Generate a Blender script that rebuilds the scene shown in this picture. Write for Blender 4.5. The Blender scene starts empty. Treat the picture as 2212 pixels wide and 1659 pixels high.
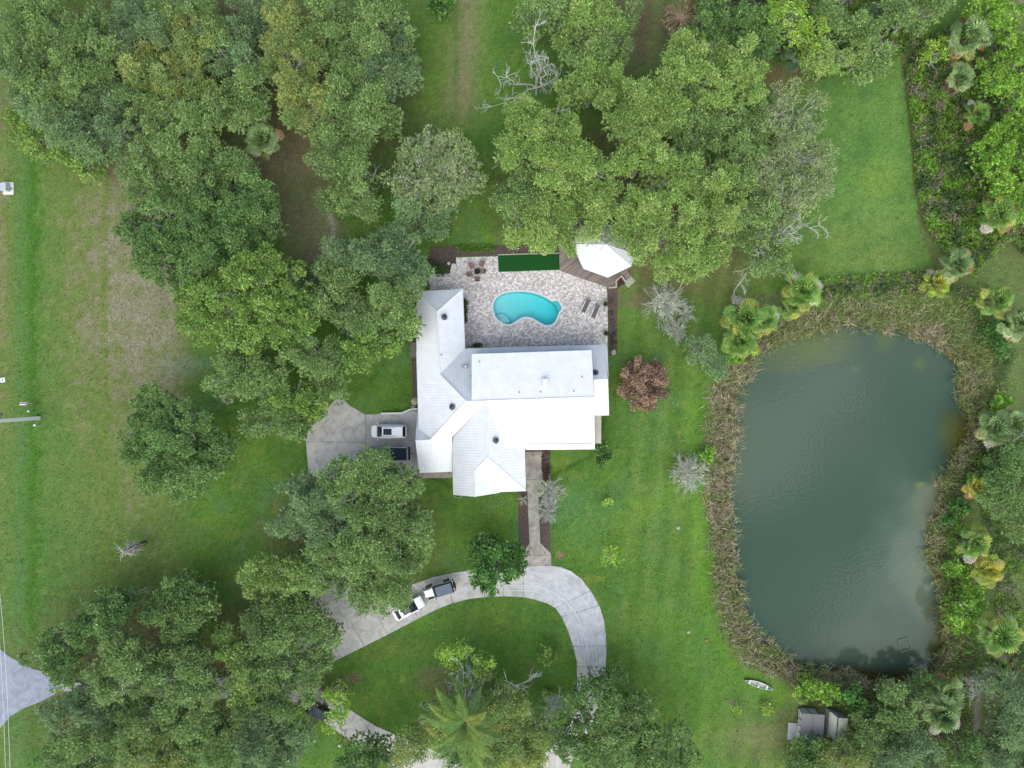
import bpy, math, random
import numpy as np
from mathutils import Vector, Matrix
from mathutils.geometry import tessellate_polygon

# ------------------------------------------------------------------ camera, sky, sun, exposure
SC = bpy.context.scene
CAM_H = 96.0            # camera height in metres
GW = 142.0              # width of ground the camera sees
S = GW / 2212.0         # metres of ground per unit of the survey grid (2212 x 1659 units)
cam_d = bpy.data.cameras.new("camera")
cam = bpy.data.objects.new("camera", cam_d)
SC.collection.objects.link(cam)
cam.location = (0, 0, CAM_H)
cam.rotation_euler = (0, 0, 0)
cam_d.sensor_width = 36.0
cam_d.lens = 36.0 * CAM_H / GW
cam_d.clip_start = 1.0
cam_d.clip_end = 3000.0
SC.camera = cam

SUN_EL, SUN_AZ = math.radians(62), math.radians(200)      # azimuth clockwise from +Y
world = bpy.data.worlds.new("World")
SC.world = world
world.use_nodes = True
wn, wl = world.node_tree.nodes, world.node_tree.links
wn.clear()
wo = wn.new('ShaderNodeOutputWorld')
bg = wn.new('ShaderNodeBackground')
sky = wn.new('ShaderNodeTexSky')
sky.sky_type = 'NISHITA'
sky.sun_disc = False
sky.sun_elevation = SUN_EL
sky.sun_rotation = SUN_AZ
sky.air_density = 1.0
sky.dust_density = 2.0
# broken overcast: soft white cloud over the blue of the sky
tc = wn.new('ShaderNodeTexCoord')
mp = wn.new('ShaderNodeMapping'); mp.inputs['Scale'].default_value = (1.0, 1.0, 1.0)
mp.inputs['Location'].default_value = (0.35, 0.2, 0.0)
cn = wn.new('ShaderNodeTexNoise'); cn.inputs['Scale'].default_value = 5.0
cn.inputs['Detail'].default_value = 4.0; cn.inputs['Roughness'].default_value = 0.5
cr = wn.new('ShaderNodeValToRGB')
cr.color_ramp.elements[0].position = 0.40; cr.color_ramp.elements[0].color = (0, 0, 0, 1)
cr.color_ramp.elements[1].position = 0.53; cr.color_ramp.elements[1].color = (.24, .24, .24, 1)
ce = cr.color_ramp.elements.new(.64); ce.color = (1, 1, 1, 1)
cc = wn.new('ShaderNodeMixRGB'); cc.inputs[1].default_value = (2.4, 4.2, 7.8, 1); cc.inputs[2].default_value = (46.0, 46.0, 45.4, 1)
mx = wn.new('ShaderNodeMixRGB'); mx.inputs[0].default_value = 0.8
wl.new(tc.outputs['Generated'], mp.inputs['Vector'])
wl.new(mp.outputs[0], cn.inputs['Vector'])
sxyz = wn.new('ShaderNodeSeparateXYZ'); wm = wn.new('ShaderNodeMath'); wm.operation = 'MULTIPLY_ADD'; wm.inputs[1].default_value = -0.42
wl.new(tc.outputs['Generated'], sxyz.inputs[0]); wl.new(sxyz.outputs[1], wm.inputs[0]); wl.new(cn.outputs[0], wm.inputs[2])
last = wm.outputs[0]
# the two bright cloud banks that the pond mirrors
for (dx, dy, dz), rad, amp in (((.335, -.107, .936), .10, .24), ((.485, -.29, .82), .11, .24), ((.42, .0, .907), .06, .14)):
    vd = wn.new('ShaderNodeVectorMath'); vd.operation = 'DISTANCE'; vd.inputs[1].default_value = (dx, dy, dz)
    wl.new(tc.outputs['Generated'], vd.inputs[0])
    rr_ = wn.new('ShaderNodeMapRange'); rr_.interpolation_type = 'SMOOTHSTEP'; rr_.inputs['From Min'].default_value = rad; rr_.inputs['From Max'].default_value = rad * .1
    rr_.inputs['To Min'].default_value = 0; rr_.inputs['To Max'].default_value = amp
    ad_ = wn.new('ShaderNodeMath'); ad_.operation = 'ADD'
    wl.new(vd.outputs['Value'], rr_.inputs[0]); wl.new(rr_.outputs[0], ad_.inputs[0]); wl.new(last, ad_.inputs[1]); last = ad_.outputs[0]
wl.new(last, cr.inputs[0])
wl.new(cr.outputs[0], cc.inputs[0])
wl.new(sky.outputs[0], mx.inputs[1]); wl.new(cc.outputs[0], mx.inputs[2])
wl.new(mx.outputs[0], bg.inputs[0])
bg.inputs[1].default_value = 0.125
wl.new(bg.outputs[0], wo.inputs[0])

sun_d = bpy.data.lights.new("sun", 'SUN')
sun_d.energy = 1.0
sun_d.angle = math.radians(45)
sun_d.color = (1.0, 0.975, 0.93)
sun = bpy.data.objects.new("sun", sun_d)
SC.collection.objects.link(sun)
sd = Vector((math.sin(SUN_AZ) * math.cos(SUN_EL), math.cos(SUN_AZ) * math.cos(SUN_EL), math.sin(SUN_EL)))
sun.rotation_euler = sd.to_track_quat('Z', 'Y').to_euler()
SC.view_settings.view_transform = 'Standard'
SC.view_settings.look = 'None'
SC.view_settings.exposure = -0.70
SC.view_settings.gamma = 1.0
SC.view_settings.use_curve_mapping = False
SC.cycles.max_bounces = 6
SC.cycles.diffuse_bounces = 3
SC.cycles.glossy_bounces = 3
SC.cycles.transmission_bounces = 4
SC.cycles.transparent_max_bounces = 4
SC.cycles.caustics_reflective = False
SC.cycles.caustics_refractive = False

# ------------------------------------------------------------------ helpers
K = 1.25                # light on a flat open surface: linear picture value = albedo * K
def lin(c):
    c = c / 255.0
    return c / 12.92 if c <= 0.04045 else ((c + 0.055) / 1.055) ** 2.4
def A(r, g, b):         # albedo of a surface that reads r, g, b in open daylight
    return (min(.85, lin(r) / K), min(.85, lin(g) / K), min(.85, lin(b) / K))
def P(fx, fy, z=0.0):   # survey grid position sighted at height z -> metres
    k = (CAM_H - z) / CAM_H
    return Vector(((fx - 1106.0) * S * k, (829.5 - fy) * S * k, z))
def G(fx, fy):
    return ((fx - 1106.0) * S, (829.5 - fy) * S)
COL = SC.collection.objects

def tag(o, label=None, cat=None, group=None, kind=None):
    if label: o['label'] = label
    if cat: o['category'] = cat
    if group: o['group'] = group
    if kind: o['kind'] = kind
    return o
def empty(name, loc, label, cat, group=None, rz=0.0):
    o = bpy.data.objects.new(name, None)
    o.empty_display_size = 0.3
    o.location = loc
    o.rotation_euler = (0, 0, rz)
    COL.link(o)
    return tag(o, label, cat, group)

def np_mesh(name, V, quads=None, tris=None, col=None, mat=None, smooth=False, extra=None):
    me = bpy.data.meshes.new(name)
    V = np.asarray(V, dtype=np.float32)
    faces = []
    nq = 0 if quads is None else len(quads)
    nt = 0 if tris is None else len(tris)
    me.vertices.add(len(V)); me.vertices.foreach_set('co', V.ravel())
    idx = []
    st = []
    tot = []
    if nq:
        idx.append(np.asarray(quads, dtype=np.int32).ravel()); st.append(np.arange(nq) * 4); tot.append(np.full(nq, 4))
    if nt:
        idx.append(np.asarray(tris, dtype=np.int32).ravel()); st.append(nq * 4 + np.arange(nt) * 3); tot.append(np.full(nt, 3))
    idx = np.concatenate(idx).astype(np.int32)
    me.loops.add(len(idx)); me.loops.foreach_set('vertex_index', idx)
    me.polygons.add(nq + nt)
    me.polygons.foreach_set('loop_start', np.concatenate(st).astype(np.int32))
    me.polygons.foreach_set('loop_total', np.concatenate(tot).astype(np.int32))
    if smooth:
        me.polygons.foreach_set('use_smooth', np.ones(nq + nt, dtype=bool))
    if col is not None:
        at = me.attributes.new('Col', 'FLOAT_COLOR', 'POINT')
        c4 = np.ones((len(V), 4), dtype=np.float32); c4[:, :3] = col
        at.data.foreach_set('color', c4.ravel())
    for k, v in (extra or {}).items():
        at = me.attributes.new(k, 'FLOAT', 'POINT')
        at.data.foreach_set('value', np.asarray(v, dtype=np.float32))
    me.update(calc_edges=True)
    if mat: me.materials.append(mat)
    return me
def link(name, me, parent=None, loc=None):
    o = bpy.data.objects.new(name, me)
    COL.link(o)
    if parent: o.parent = parent
    if loc is not None: o.location = loc
    return o

class MB:
    """collects simple solids into one mesh"""
    def __init__(s): s.v = []; s.f = []; s.sm = []
    def add(s, vs, fs):
        b = len(s.v); s.v += [tuple(v) for v in vs]; s.f += [tuple(i + b for i in f) for f in fs]
    def box(s, c, d, rz=0.0, M=None):
        x, y, z = d[0] / 2, d[1] / 2, d[2] / 2
        vs = [Vector((sx * x, sy * y, sz * z)) for sz in (-1, 1) for sx, sy in ((-1, -1), (1, -1), (1, 1), (-1, 1))]
        R = Matrix.Rotation(rz, 3, 'Z') if M is None else M
        vs = [R @ v + Vector(c) for v in vs]
        s.add(vs, [(3, 2, 1, 0), (4, 5, 6, 7), (0, 1, 5, 4), (1, 2, 6, 5), (2, 3, 7, 6), (3, 0, 4, 7)])
    def prism(s, poly, z0, z1):
        """poly: list of xy; z0, z1 numbers, or z1 a list"""
        n = len(poly)
        zt = z1 if isinstance(z1, (list, tuple)) else [z1] * n
        zb = z0 if isinstance(z0, (list, tuple)) else [z0] * n
        vs = [(p[0], p[1], zb[i]) for i, p in enumerate(poly)] + [(p[0], p[1], zt[i]) for i, p in enumerate(poly)]
        tr = tessellate_polygon([[Vector((p[0], p[1], 0)) for p in poly]])
        fs = []
        area = sum(poly[i][0] * poly[(i + 1) % n][1] - poly[(i + 1) % n][0] * poly[i][1] for i in range(n))
        for a, b, c in tr:
            pa, pb, pc = poly[a], poly[b], poly[c]
            cr_ = (pb[0] - pa[0]) * (pc[1] - pa[1]) - (pb[1] - pa[1]) * (pc[0] - pa[0])
            if cr_ < 0: a, c = c, a
            fs.append((a + n, b + n, c + n)); fs.append((c, b, a))
        for i in range(n):
            j = (i + 1) % n
            fs.append((i, j, j + n, i + n) if area > 0 else (j, i, i + n, j + n))
        s.add(vs, fs)
    def cyl(s, p0, p1, r0, r1=None, n=10, cap=True):
        p0, p1 = Vector(p0), Vector(p1)
        r1 = r0 if r1 is None else r1
        d = (p1 - p0).normalized()
        a = d.orthogonal().normalized(); b = d.cross(a)
        vs = []
        for p, r in ((p0, r0), (p1, r1)):
            for i in range(n):
                t = 2 * math.pi * i / n
                vs.append(p + a * (r * math.cos(t)) + b * (r * math.sin(t)))
        fs = [(i, (i + 1) % n, (i + 1) % n + n, i + n) for i in range(n)]
        if cap: fs += [tuple(range(n - 1, -1, -1)), tuple(range(n, 2 * n))]
        s.add(vs, fs)
    def loft(s, rings, cap=True, closed=True):
        n = len(rings[0]); b = []
        vs = [v for r in rings for v in r]
        fs = []
        for k in range(len(rings) - 1):
            for i in range(n if closed else n - 1):
                j = (i + 1) % n
                fs.append((k * n + i, k * n + j, (k + 1) * n + j, (k + 1) * n + i))
        if cap:
            fs += [tuple(range(n - 1, -1, -1)), tuple(range((len(rings) - 1) * n, len(rings) * n))]
        s.add(vs, fs)
    def sphere(s, c, r, n=10, m=6, sz=1.0):
        c = Vector(c)
        rings = []
        for k in range(m + 1):
            t = math.pi * k / m
            rr = max(1e-3, r * math.sin(t))
            rings.append([c + Vector((rr * math.cos(2 * math.pi * i / n), rr * math.sin(2 * math.pi * i / n), -r * sz * math.cos(t))) for i in range(n)])
        s.loft(rings)
    def build(s, name, mat, parent=None, smooth=False, bevel=0.0):
        me = bpy.data.meshes.new(name)
        me.from_pydata([tuple(v) for v in s.v], [], s.f)
        me.materials.append(mat)
        if smooth:
            me.polygons.foreach_set('use_smooth', np.ones(len(me.polygons), dtype=bool))
        me.update()
        o = link(name, me, parent)
        if bevel > 0:
            m = o.modifiers.new('bevel', 'BEVEL'); m.width = bevel; m.segments = 2; m.limit_method = 'ANGLE'
        return o

# ------------------------------------------------------------------ noise
_rng = np.random.default_rng(7)
_N = [_rng.random((256, 256)).astype(np.float32) for _ in range(6)]
def vnoise(x, y, seed=0):
    g = _N[seed % 6]
    xi = np.floor(x).astype(int); yi = np.floor(y).astype(int)
    fx = x - xi; fy = y - yi
    fx = fx * fx * (3 - 2 * fx); fy = fy * fy * (3 - 2 * fy)
    a = g[xi & 255, yi & 255]; b = g[(xi + 1) & 255, yi & 255]; c = g[xi & 255, (yi + 1) & 255]; d = g[(xi + 1) & 255, (yi + 1) & 255]
    return (a * (1 - fx) + b * fx) * (1 - fy) + (c * (1 - fx) + d * fx) * fy
def fbm(x, y, seed=0, oct=4):
    t = 0; a = .5; s_ = 0
    for k in range(oct):
        t = t + a * vnoise(x * 2 ** k + 13.7 * k + seed * 31.1, y * 2 ** k + 7.3 * k + seed * 17.9, seed + k); s_ += a; a *= .55
    return t / s_
def inside(px, py, poly):
    r = np.zeros(px.shape, dtype=bool); n = len(poly)
    for i in range(n):
        x0, y0 = poly[i]; x1, y1 = poly[(i + 1) % n]
        if y0 == y1: continue
        c = ((y0 > py) != (y1 > py)) & (px < (x1 - x0) * (py - y0) / (y1 - y0) + x0)
        r ^= c
    return r
def pdist(px, py, poly, closed=True):
    d = np.full(px.shape, 1e9); n = len(poly)
    for i in range(n if closed else n - 1):
        x0, y0 = poly[i]; x1, y1 = poly[(i + 1) % n]
        dx, dy = x1 - x0, y1 - y0
        t = np.clip(((px - x0) * dx + (py - y0) * dy) / (dx * dx + dy * dy + 1e-9), 0, 1)
        d = np.minimum(d, np.hypot(px - x0 - t * dx, py - y0 - t * dy))
    return d
def smooth_poly(p, it=2, closed=True):
    for _ in range(it):
        q = []
        n = len(p)
        for i in range(n if closed else n - 1):
            a, b = p[i], p[(i + 1) % n]
            q.append((a[0] * .75 + b[0] * .25, a[1] * .75 + b[1] * .25)); q.append((a[0] * .25 + b[0] * .75, a[1] * .25 + b[1] * .75))
        if not closed: q = [p[0]] + q + [p[-1]]
        p = q
    return p

# ------------------------------------------------------------------ materials
def mat(name, col, rough=0.7, metal=0.0, spec=0.3, noise=0.0, nscale=2.0, bump=0.0, bscale=20.0, col2=None):
    m = bpy.data.materials.new(name); m.use_nodes = True
    nt = m.node_tree; b = nt.nodes['Principled BSDF']
    b.inputs['Roughness'].default_value = rough; b.inputs['Metallic'].default_value = metal
    b.inputs['Specular IOR Level'].default_value = spec
    b.inputs['Base Color'].default_value = (*col, 1)
    if noise > 0 or col2:
        g = nt.nodes.new('ShaderNodeNewGeometry'); n = nt.nodes.new('ShaderNodeTexNoise')
        n.inputs['Scale'].default_value = nscale; n.inputs['Detail'].default_value = 6
        r = nt.nodes.new('ShaderNodeValToRGB')
        r.color_ramp.elements[0].position = .32; r.color_ramp.elements[1].position = .68
        c0 = [c * (1 - noise) for c in col]; c1 = col2 if col2 else [min(.9, c * (1 + noise)) for c in col]
        r.color_ramp.elements[0].color = (*c0, 1); r.color_ramp.elements[1].color = (*c1, 1)
        nt.links.new(g.outputs['Position'], n.inputs['Vector']); nt.links.new(n.outputs[0], r.inputs[0]); nt.links.new(r.outputs[0], b.inputs['Base Color'])
    if bump > 0:
        g = nt.nodes.new('ShaderNodeNewGeometry'); n = nt.nodes.new('ShaderNodeTexNoise'); bp = nt.nodes.new('ShaderNodeBump')
        n.inputs['Scale'].default_value = bscale; n.inputs['Detail'].default_value = 5
        bp.inputs['Strength'].default_value = bump; bp.inputs['Distance'].default_value = .05
        nt.links.new(g.outputs['Position'], n.inputs['Vector']); nt.links.new(n.outputs[0], bp.inputs['Height']); nt.links.new(bp.outputs[0], b.inputs['Normal'])
    return m
def attr_mat(name, rough=.6, spec=.2, transl=0.0, detail=None):
    m = bpy.data.materials.new(name); m.use_nodes = True
    nt = m.node_tree; b = nt.nodes['Principled BSDF']
    b.inputs['Roughness'].default_value = rough; b.inputs['Specular IOR Level'].default_value = spec
    a = nt.nodes.new('ShaderNodeAttribute'); a.attribute_name = 'Col'
    nt.links.new(a.outputs['Color'], b.inputs['Base Color'])
    if transl > 0:
        t = nt.nodes.new('ShaderNodeBsdfTranslucent'); mxs = nt.nodes.new('ShaderNodeMixShader'); mxs.inputs[0].default_value = transl
        nt.links.new(a.outputs['Color'], t.inputs[0])
        nt.links.new(b.outputs[0], mxs.inputs[1]); nt.links.new(t.outputs[0], mxs.inputs[2])
        nt.links.new(mxs.outputs[0], nt.nodes['Material Output'].inputs[0])
    return m
M = {}
M['white'] = mat('white_paint', A(236, 236, 232), .45, 0, .4)
M['roof'] = mat('white_metal_roof', (.72, .73, .74), .42, .18, .5, noise=.05, nscale=.9)
M['stucco'] = mat('cream_stucco', A(205, 198, 182), .9, noise=.06, bump=.3)
M['glass'] = mat('dark_glass', (.012, .018, .022), .06, 0, .6)
M['black'] = mat('black_plastic', (.012, .012, .014), .45)
M['rubber'] = mat('tyre_rubber', (.02, .02, .021), .85)
M['chrome'] = mat('bright_metal', (.6, .6, .6), .25, .9)
M['carwhite'] = mat('white_car_paint', (.90, .90, .90), .18, 0, .6)
M['cardark'] = mat('dark_car_paint', (.03, .035, .04), .2, 0, .6)
M['cargrey'] = mat('silver_car_paint', (.42, .44, .46), .25, .3, .6)
M['red'] = mat('red_lens', (.35, .01, .01), .25)
M['lens'] = mat('clear_lens', (.65, .68, .7), .1)
M['greytop'] = mat('grey_canvas_top', A(112, 122, 136), .8, noise=.05)
M['bedcover'] = mat('navy_bed_cover', A(38, 48, 66), .55)
M['bark'] = mat('grey_bark', A(188, 187, 178), .9, noise=.25, nscale=6, bump=.5)
M['bark2'] = mat('pale_branches', A(206, 208, 198), .9, noise=.16, nscale=5)
M['barkbr'] = mat('brown_bark', A(120, 108, 92), .9, noise=.25, nscale=6, bump=.5)
M['leaf'] = attr_mat('leaves', .55, .25, .22)
M['blade'] = attr_mat('dry_blades', .8, .1, .1)
M['mulch'] = mat('dark_mulch', A(84, 72, 66), .95, noise=.35, nscale=9, bump=1, bscale=30, col2=A(122, 106, 98))
M['wood'] = mat('grey_wood', A(150, 142, 132), .8, noise=.15, nscale=4)
M['stone'] = mat('pale_stone', A(182, 178, 160), .85, noise=.2, nscale=12)
M['shingle'] = mat('dark_shingle', A(138, 136, 138), .85, noise=.1, nscale=5, bump=.4)
M['cream'] = mat('cream_metal', A(206, 208, 190), .6, noise=.06, nscale=1.5)
M['brick'] = mat('tan_brick', A(190, 176, 160), .85, noise=.12, nscale=8)
M['terra'] = mat('red_brown_chair', A(142, 118, 108), .7, noise=.06)
M['galv'] = mat('galvanised', A(150, 165, 180), .4, .4)
M['polecon'] = mat('pole_concrete', A(232, 236, 240), .8, noise=.06, nscale=5)
M['orange'] = mat('reddish_tile', A(120, 88, 84), .8, noise=.12, nscale=6)

def concrete_mat(name, base, dark, light, joint=None, streak=0.5):
    m = mat(name, base, .85)
    nt = m.node_tree; b = nt.nodes['Principled BSDF']
    g = nt.nodes.new('ShaderNodeNewGeometry')
    n1 = nt.nodes.new('ShaderNodeTexNoise'); n1.inputs['Scale'].default_value = .55; n1.inputs['Detail'].default_value = 8; n1.inputs['Roughness'].default_value = .62; n1.inputs['Distortion'].default_value = 1.8
    n2 = nt.nodes.new('ShaderNodeTexNoise'); n2.inputs['Scale'].default_value = 5; n2.inputs['Detail'].default_value = 6
    r = nt.nodes.new('ShaderNodeValToRGB'); r.color_ramp.elements[0].position = .36; r.color_ramp.elements[1].position = .66
    r.color_ramp.elements[0].color = (*dark, 1); r.color_ramp.elements[1].color = (*light, 1)
    e = r.color_ramp.elements.new(.5); e.color = (*base, 1)
    mr = nt.nodes.new('ShaderNodeMapRange'); mr.inputs['To Min'].default_value = .84; mr.inputs['To Max'].default_value = 1.14
    mm = nt.nodes.new('ShaderNodeMixRGB'); mm.blend_type = 'MULTIPLY'; mm.inputs[0].default_value = 1
    nt.links.new(g.outputs['Position'], n1.inputs['Vector']); nt.links.new(g.outputs['Position'], n2.inputs['Vector'])
    nt.links.new(n1.outputs[0], r.inputs[0]); nt.links.new(n2.outputs[0], mr.inputs[0])
    nt.links.new(r.outputs[0], mm.inputs[1]); nt.links.new(mr.outputs[0], mm.inputs[2]); nt.links.new(mm.outputs[0], b.inputs['Base Color'])
    return m
M['drive'] = concrete_mat('driveway_concrete', A(200, 197, 190), A(180, 178, 171), A(216, 213, 208))
M['drive_w'] = concrete_mat('washed_concrete', A(204, 203, 203), A(186, 186, 188), A(222, 222, 223))
M['path'] = concrete_mat('path_concrete', A(180, 172, 162), A(152, 144, 136), A(198, 192, 184))
M['garagecon'] = concrete_mat('garage_apron', A(192, 191, 188), A(174, 173, 170), A(206, 204, 200))
M['asphalt'] = concrete_mat('street_asphalt', A(160, 164, 178), A(148, 152, 166), A(172, 176, 190))
M['joint'] = mat('concrete_joint', A(120, 118, 114), .9)
# ------------------------------------------------------------------ outlines (survey grid)
POND = [(1638,753),(1674,735),(1720,728),(1760,716),(1788,711),(1838,694),(1898,702),(1951,706),(1988,730),(2034,740),(2050,768),(2081,786),(2076,822),(2078,870),(2103,886),(2101,920),(2091,970),(2050,1018),(2036,1053),(2034,1106),(2012,1126),(2006,1166),(2010,1216),(2034,1272),(2041,1332),(2054,1369),(2041,1422),(2021,1456),(1975,1483),(1908,1483),(1850,1468),(1824,1459),(1761,1452),(1708,1434),(1674,1413),(1625,1369),(1604,1319),(1590,1266),(1584,1206),(1581,1156),(1568,1106),(1568,1080),(1581,1003),(1588,920),(1584,853),(1600,826),(1620,800)]
pz = [(480,450),(500,370),(560,300),(640,255),(750,228),(900,222),(1050,235),(1170,265),(1280,310),(1380,370),(1450,430),(1485,500),(1490,570),(1465,660),(1420,715),(1350,745),(1280,740),(1210,700),(1130,650),(1060,620),(1000,612),(930,622),(860,665),(790,710),(740,730),(670,725),(600,690),(540,640),(500,570)]
POOLF = [(998.4 + x * .13888, 599.04 + y * .13888) for x, y in pz]
SHELF = [(998.4 + x * .13888, 599.04 + y * .13888) for x, y in [(1385,372),(1420,372),(1470,368),(1500,385),(1520,430),(1545,462),(1530,510),(1505,545),(1488,590),(1484,500),(1445,425)]]
def W2(poly, z=0.0): return [tuple(P(x, y, z)[:2]) for x, y in poly]
PONDW = W2(smooth_poly(POND, 2))
POOLW = W2(smooth_poly(POOLF, 1), .1)
PATIO = [(985.5,556.3),(1075.7,553.5),(1076.8,587.5),(1209,583),(1311,620.5),(1313,700),(1312,765),(1312,810),(1290,812),(1290,770),(960,780),(960,640),(930,640),(925,593),(984,590)]
DIRT = lambda r, g, b: np.array(A(r, g, b))

# ------------------------------------------------------------------ ground: one sheet, fine near, coarse to the horizon
def axis(lo, hi, st):
    core = np.arange(lo, hi + 1e-6, st); out = []; d = st; x = hi
    while x < 900: d *= 1.35; x += d; out.append(x)
    out2 = []; d = st; x = lo
    while x > -900: d *= 1.35; x -= d; out2.append(x)
    return np.array(out2[::-1] + list(core) + out)
gx = axis(-76, 76, .30); gy = axis(-58, 58, .30)
X, Y = np.meshgrid(gx, gy, indexing='ij')
FX = X / S + 1106; FY = 829.5 - Y / S
def lerp(c, c2, m):
    m = np.clip(m, 0, 1)[..., None]
    return c * (1 - m) + np.asarray(c2) * m
def ell(cx, cy, rx, ry, soft=.35, seed=0, amp=.5, rot=0):
    dx, dy = FX - cx, FY - cy
    c, s_ = math.cos(rot), math.sin(rot)
    u = (dx * c + dy * s_) / rx; v = (-dx * s_ + dy * c) / ry
    d = np.hypot(u, v) + (fbm(FX / 22, FY / 22, seed) - .5) * amp * 2
    return np.clip((1 + soft - d) / (2 * soft), 0, 1)
n1 = fbm(FX / 90, FY / 90, 0); n2 = fbm(FX / 25, FY / 25, 1); n3 = fbm(FX / 7, FY / 7, 2, 3); n4 = fbm(FX / 45, FY / 45, 3)
C = np.zeros(X.shape + (3,)); C[:] = A(88, 124, 54)
C = lerp(C, A(102, 138, 58), (n1 - .42) * 5 * .8)
C = lerp(C, A(94, 130, 76), (n4 - .50) * 5 * .55)
C = lerp(C, A(122, 140, 66), (n2 - .58) * 6 * .5)
debris = np.zeros(X.shape)
# left verge: mown strips running up and down the picture
wx = FX + (fbm(FY / 120, FX * 0 + 3, 2) - .5) * 10 + (n3 - .5) * 22 + (n2 - .5) * 26
band = np.interp(wx, [0, 10, 30, 45, 58, 66, 80, 90, 120, 140, 180, 222, 228, 236, 300, 345, 352, 360, 420, 480], [.55, .6, .25, .1, .05, .0, .0, .15, .3, .38, .55, .64, .58, .70, .78, .75, .66, .78, .7, .2])
left = np.clip((430 - FX) / 60, 0, 1) * np.clip((FY - 120) / 100, 0, 1)
dryv = np.interp(FY, [250, 330, 420, 700, 820, 900, 1050, 1200, 1400], [.85, 1.0, 1.1, 1.15, 1.0, .75, .6, .42, .4])
dry = np.clip(band * dryv + (n2 - .5) * .4 + (n4 - .5) * .25, 0, 1)
CL = lerp(np.zeros(X.shape + (3,)) + np.asarray(A(94, 130, 64)), A(78, 120, 44), np.exp(-((wx - 72) / 13) ** 2))
CL = lerp(CL, A(92, 128, 80), np.exp(-((wx - 45) / 16) ** 2) * .5 * np.clip(n1 * 2.4 - .4, 0, 1))
CL = lerp(CL, A(120, 134, 74), np.clip(dry * 1.5, 0, 1))
CL = lerp(CL, A(136, 130, 102), np.clip((dry - .5) * 2.0 + (n3 - .5) * 1.2 + (n2 - .5) * .8, 0, .9))
CL = lerp(CL, A(112, 130, 60), np.exp(-((wx - 228) / 5) ** 2) * .8 * (FY > 330))
CL = lerp(CL, A(112, 124, 74), np.exp(-((wx - 352) / 4) ** 2) * .7 * (FY > 450) * (FY < 820))
C = lerp(C, CL * .999, 0) if False else C * (1 - left[..., None]) + CL * left[..., None]
debris = np.maximum(debris, .7 * left * np.clip((dry - .42) * 2.2, 0, 1) * np.clip((wx - 120) / 60, 0, 1) * np.clip((1000 - FY) / 200, .25, 1))
debris = np.maximum(debris, left * np.exp(-((wx - 218) / 9) ** 2) * .45 * np.clip((FY - 650) / 120, 0, 1) * np.clip((1300 - FY) / 100, 0, 1) * n2)
debris = np.maximum(debris, ell(390, 560, 40, 80, .5, 1) * .45)
C = lerp(C, A(140, 150, 128), ell(400, 790, 45, 22, .5, 2) * .4)
# top clearing
tc_ = np.clip((FX - 890) / 30, 0, 1) * np.clip((1090 - FX) / 40, 0, 1) * np.clip((290 - FY) / 60, 0, 1)
C = lerp(C, A(108, 142, 62), tc_ * .7)
C = lerp(C, A(140, 136, 98), tc_ * np.exp(-((FX - 1012 + FY * .08) / 34) ** 2) * (.9 + (n2 - .5)))
C = lerp(C, A(74, 122, 40), tc_ * np.exp(-((FX - 1092) / 10) ** 2) * .8)
C = lerp(C, A(84, 124, 50), tc_ * np.exp(-((FX - 985) / 8) ** 2) * .5)
debris = np.maximum(debris, tc_ * np.exp(-((FX - 1018 + FY * .05) / 16) ** 2) * .45 * np.clip((130 - FY) / 60, 0, 1))
# bare soil and leaf litter under and between the trees
for a in [(610,355,110,75,.6,1,.6),(650,450,70,75,.6,2,.5),(690,540,60,60,.6,3,.5),(1370,110,60,45,.6,1,.5),(2205,0,40,60,.6,1,.5),(1400,650,40,16,.5,2,.4)]:
    C = lerp(C, A(128, 122, 94), ell(*a) * .85)
C = lerp(C, A(92, 120, 60), ell(665, 420, 50, 50, .6, 4, .8) * .5)
for a in [(1330,60,120,60),(530,60,90,60),(1490,520,160,120),(1220,430,110,110),(590,1390,90,120),(300,1480,230,160),(760,1170,150,130),(1850,1590,220,100),(300,150,280,160),(700,200,180,200),(1600,30,220,80),(1360,440,200,160)]:
    C = lerp(C, A(118, 106, 80), ell(*a, .5, 2, .5) * .8)
C = lerp(C, A(126, 100, 78), ell(2205 - 10, 0, 1, 1) * 0)
C = lerp(C, A(134, 110, 84), ell(2212 - 1, 0, 1, 1) * 0)
for a in [(2220,0,1,1)]: pass
for cx, cy, r_, g, b, rx, ry, st in [(1695,165,128,112,84,55,32,.9),(1340,50,120,100,76,60,30,.8),(720,110,120,100,76,30,60,.6),(1150,1455,120,110,84,14,30,.8),(945,1465,122,112,88,45,32,.8),(1020,1500,110,96,76,80,26,.8),(1402,827,98,86,66,40,40,.7),(1210,1199,150,128,104,9,7,1),(765,1464,130,104,84,13,10,.9),(1180,1501,122,108,92,13,14,.9),(1583,1517,140,128,110,8,8,.9),(1658,1525,132,120,98,8,8,.9),(1645,660,120,118,92,60,28,.7),(1600,690,112,110,86,40,40,.6),(1575,1395,110,130,60,1,1,0),(1660,1590,140,138,96,90,26,.5),(1375,1345,118,132,70,45,20,.35),(1600,560,108,120,66,30,30,.4),(1060,1340,128,140,62,60,28,.5),(860,1400,112,124,62,110,26,.4)]:
    C = lerp(C, A(r_, g, b), ell(cx, cy, rx, ry, .35, 3, .35) * st)
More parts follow.
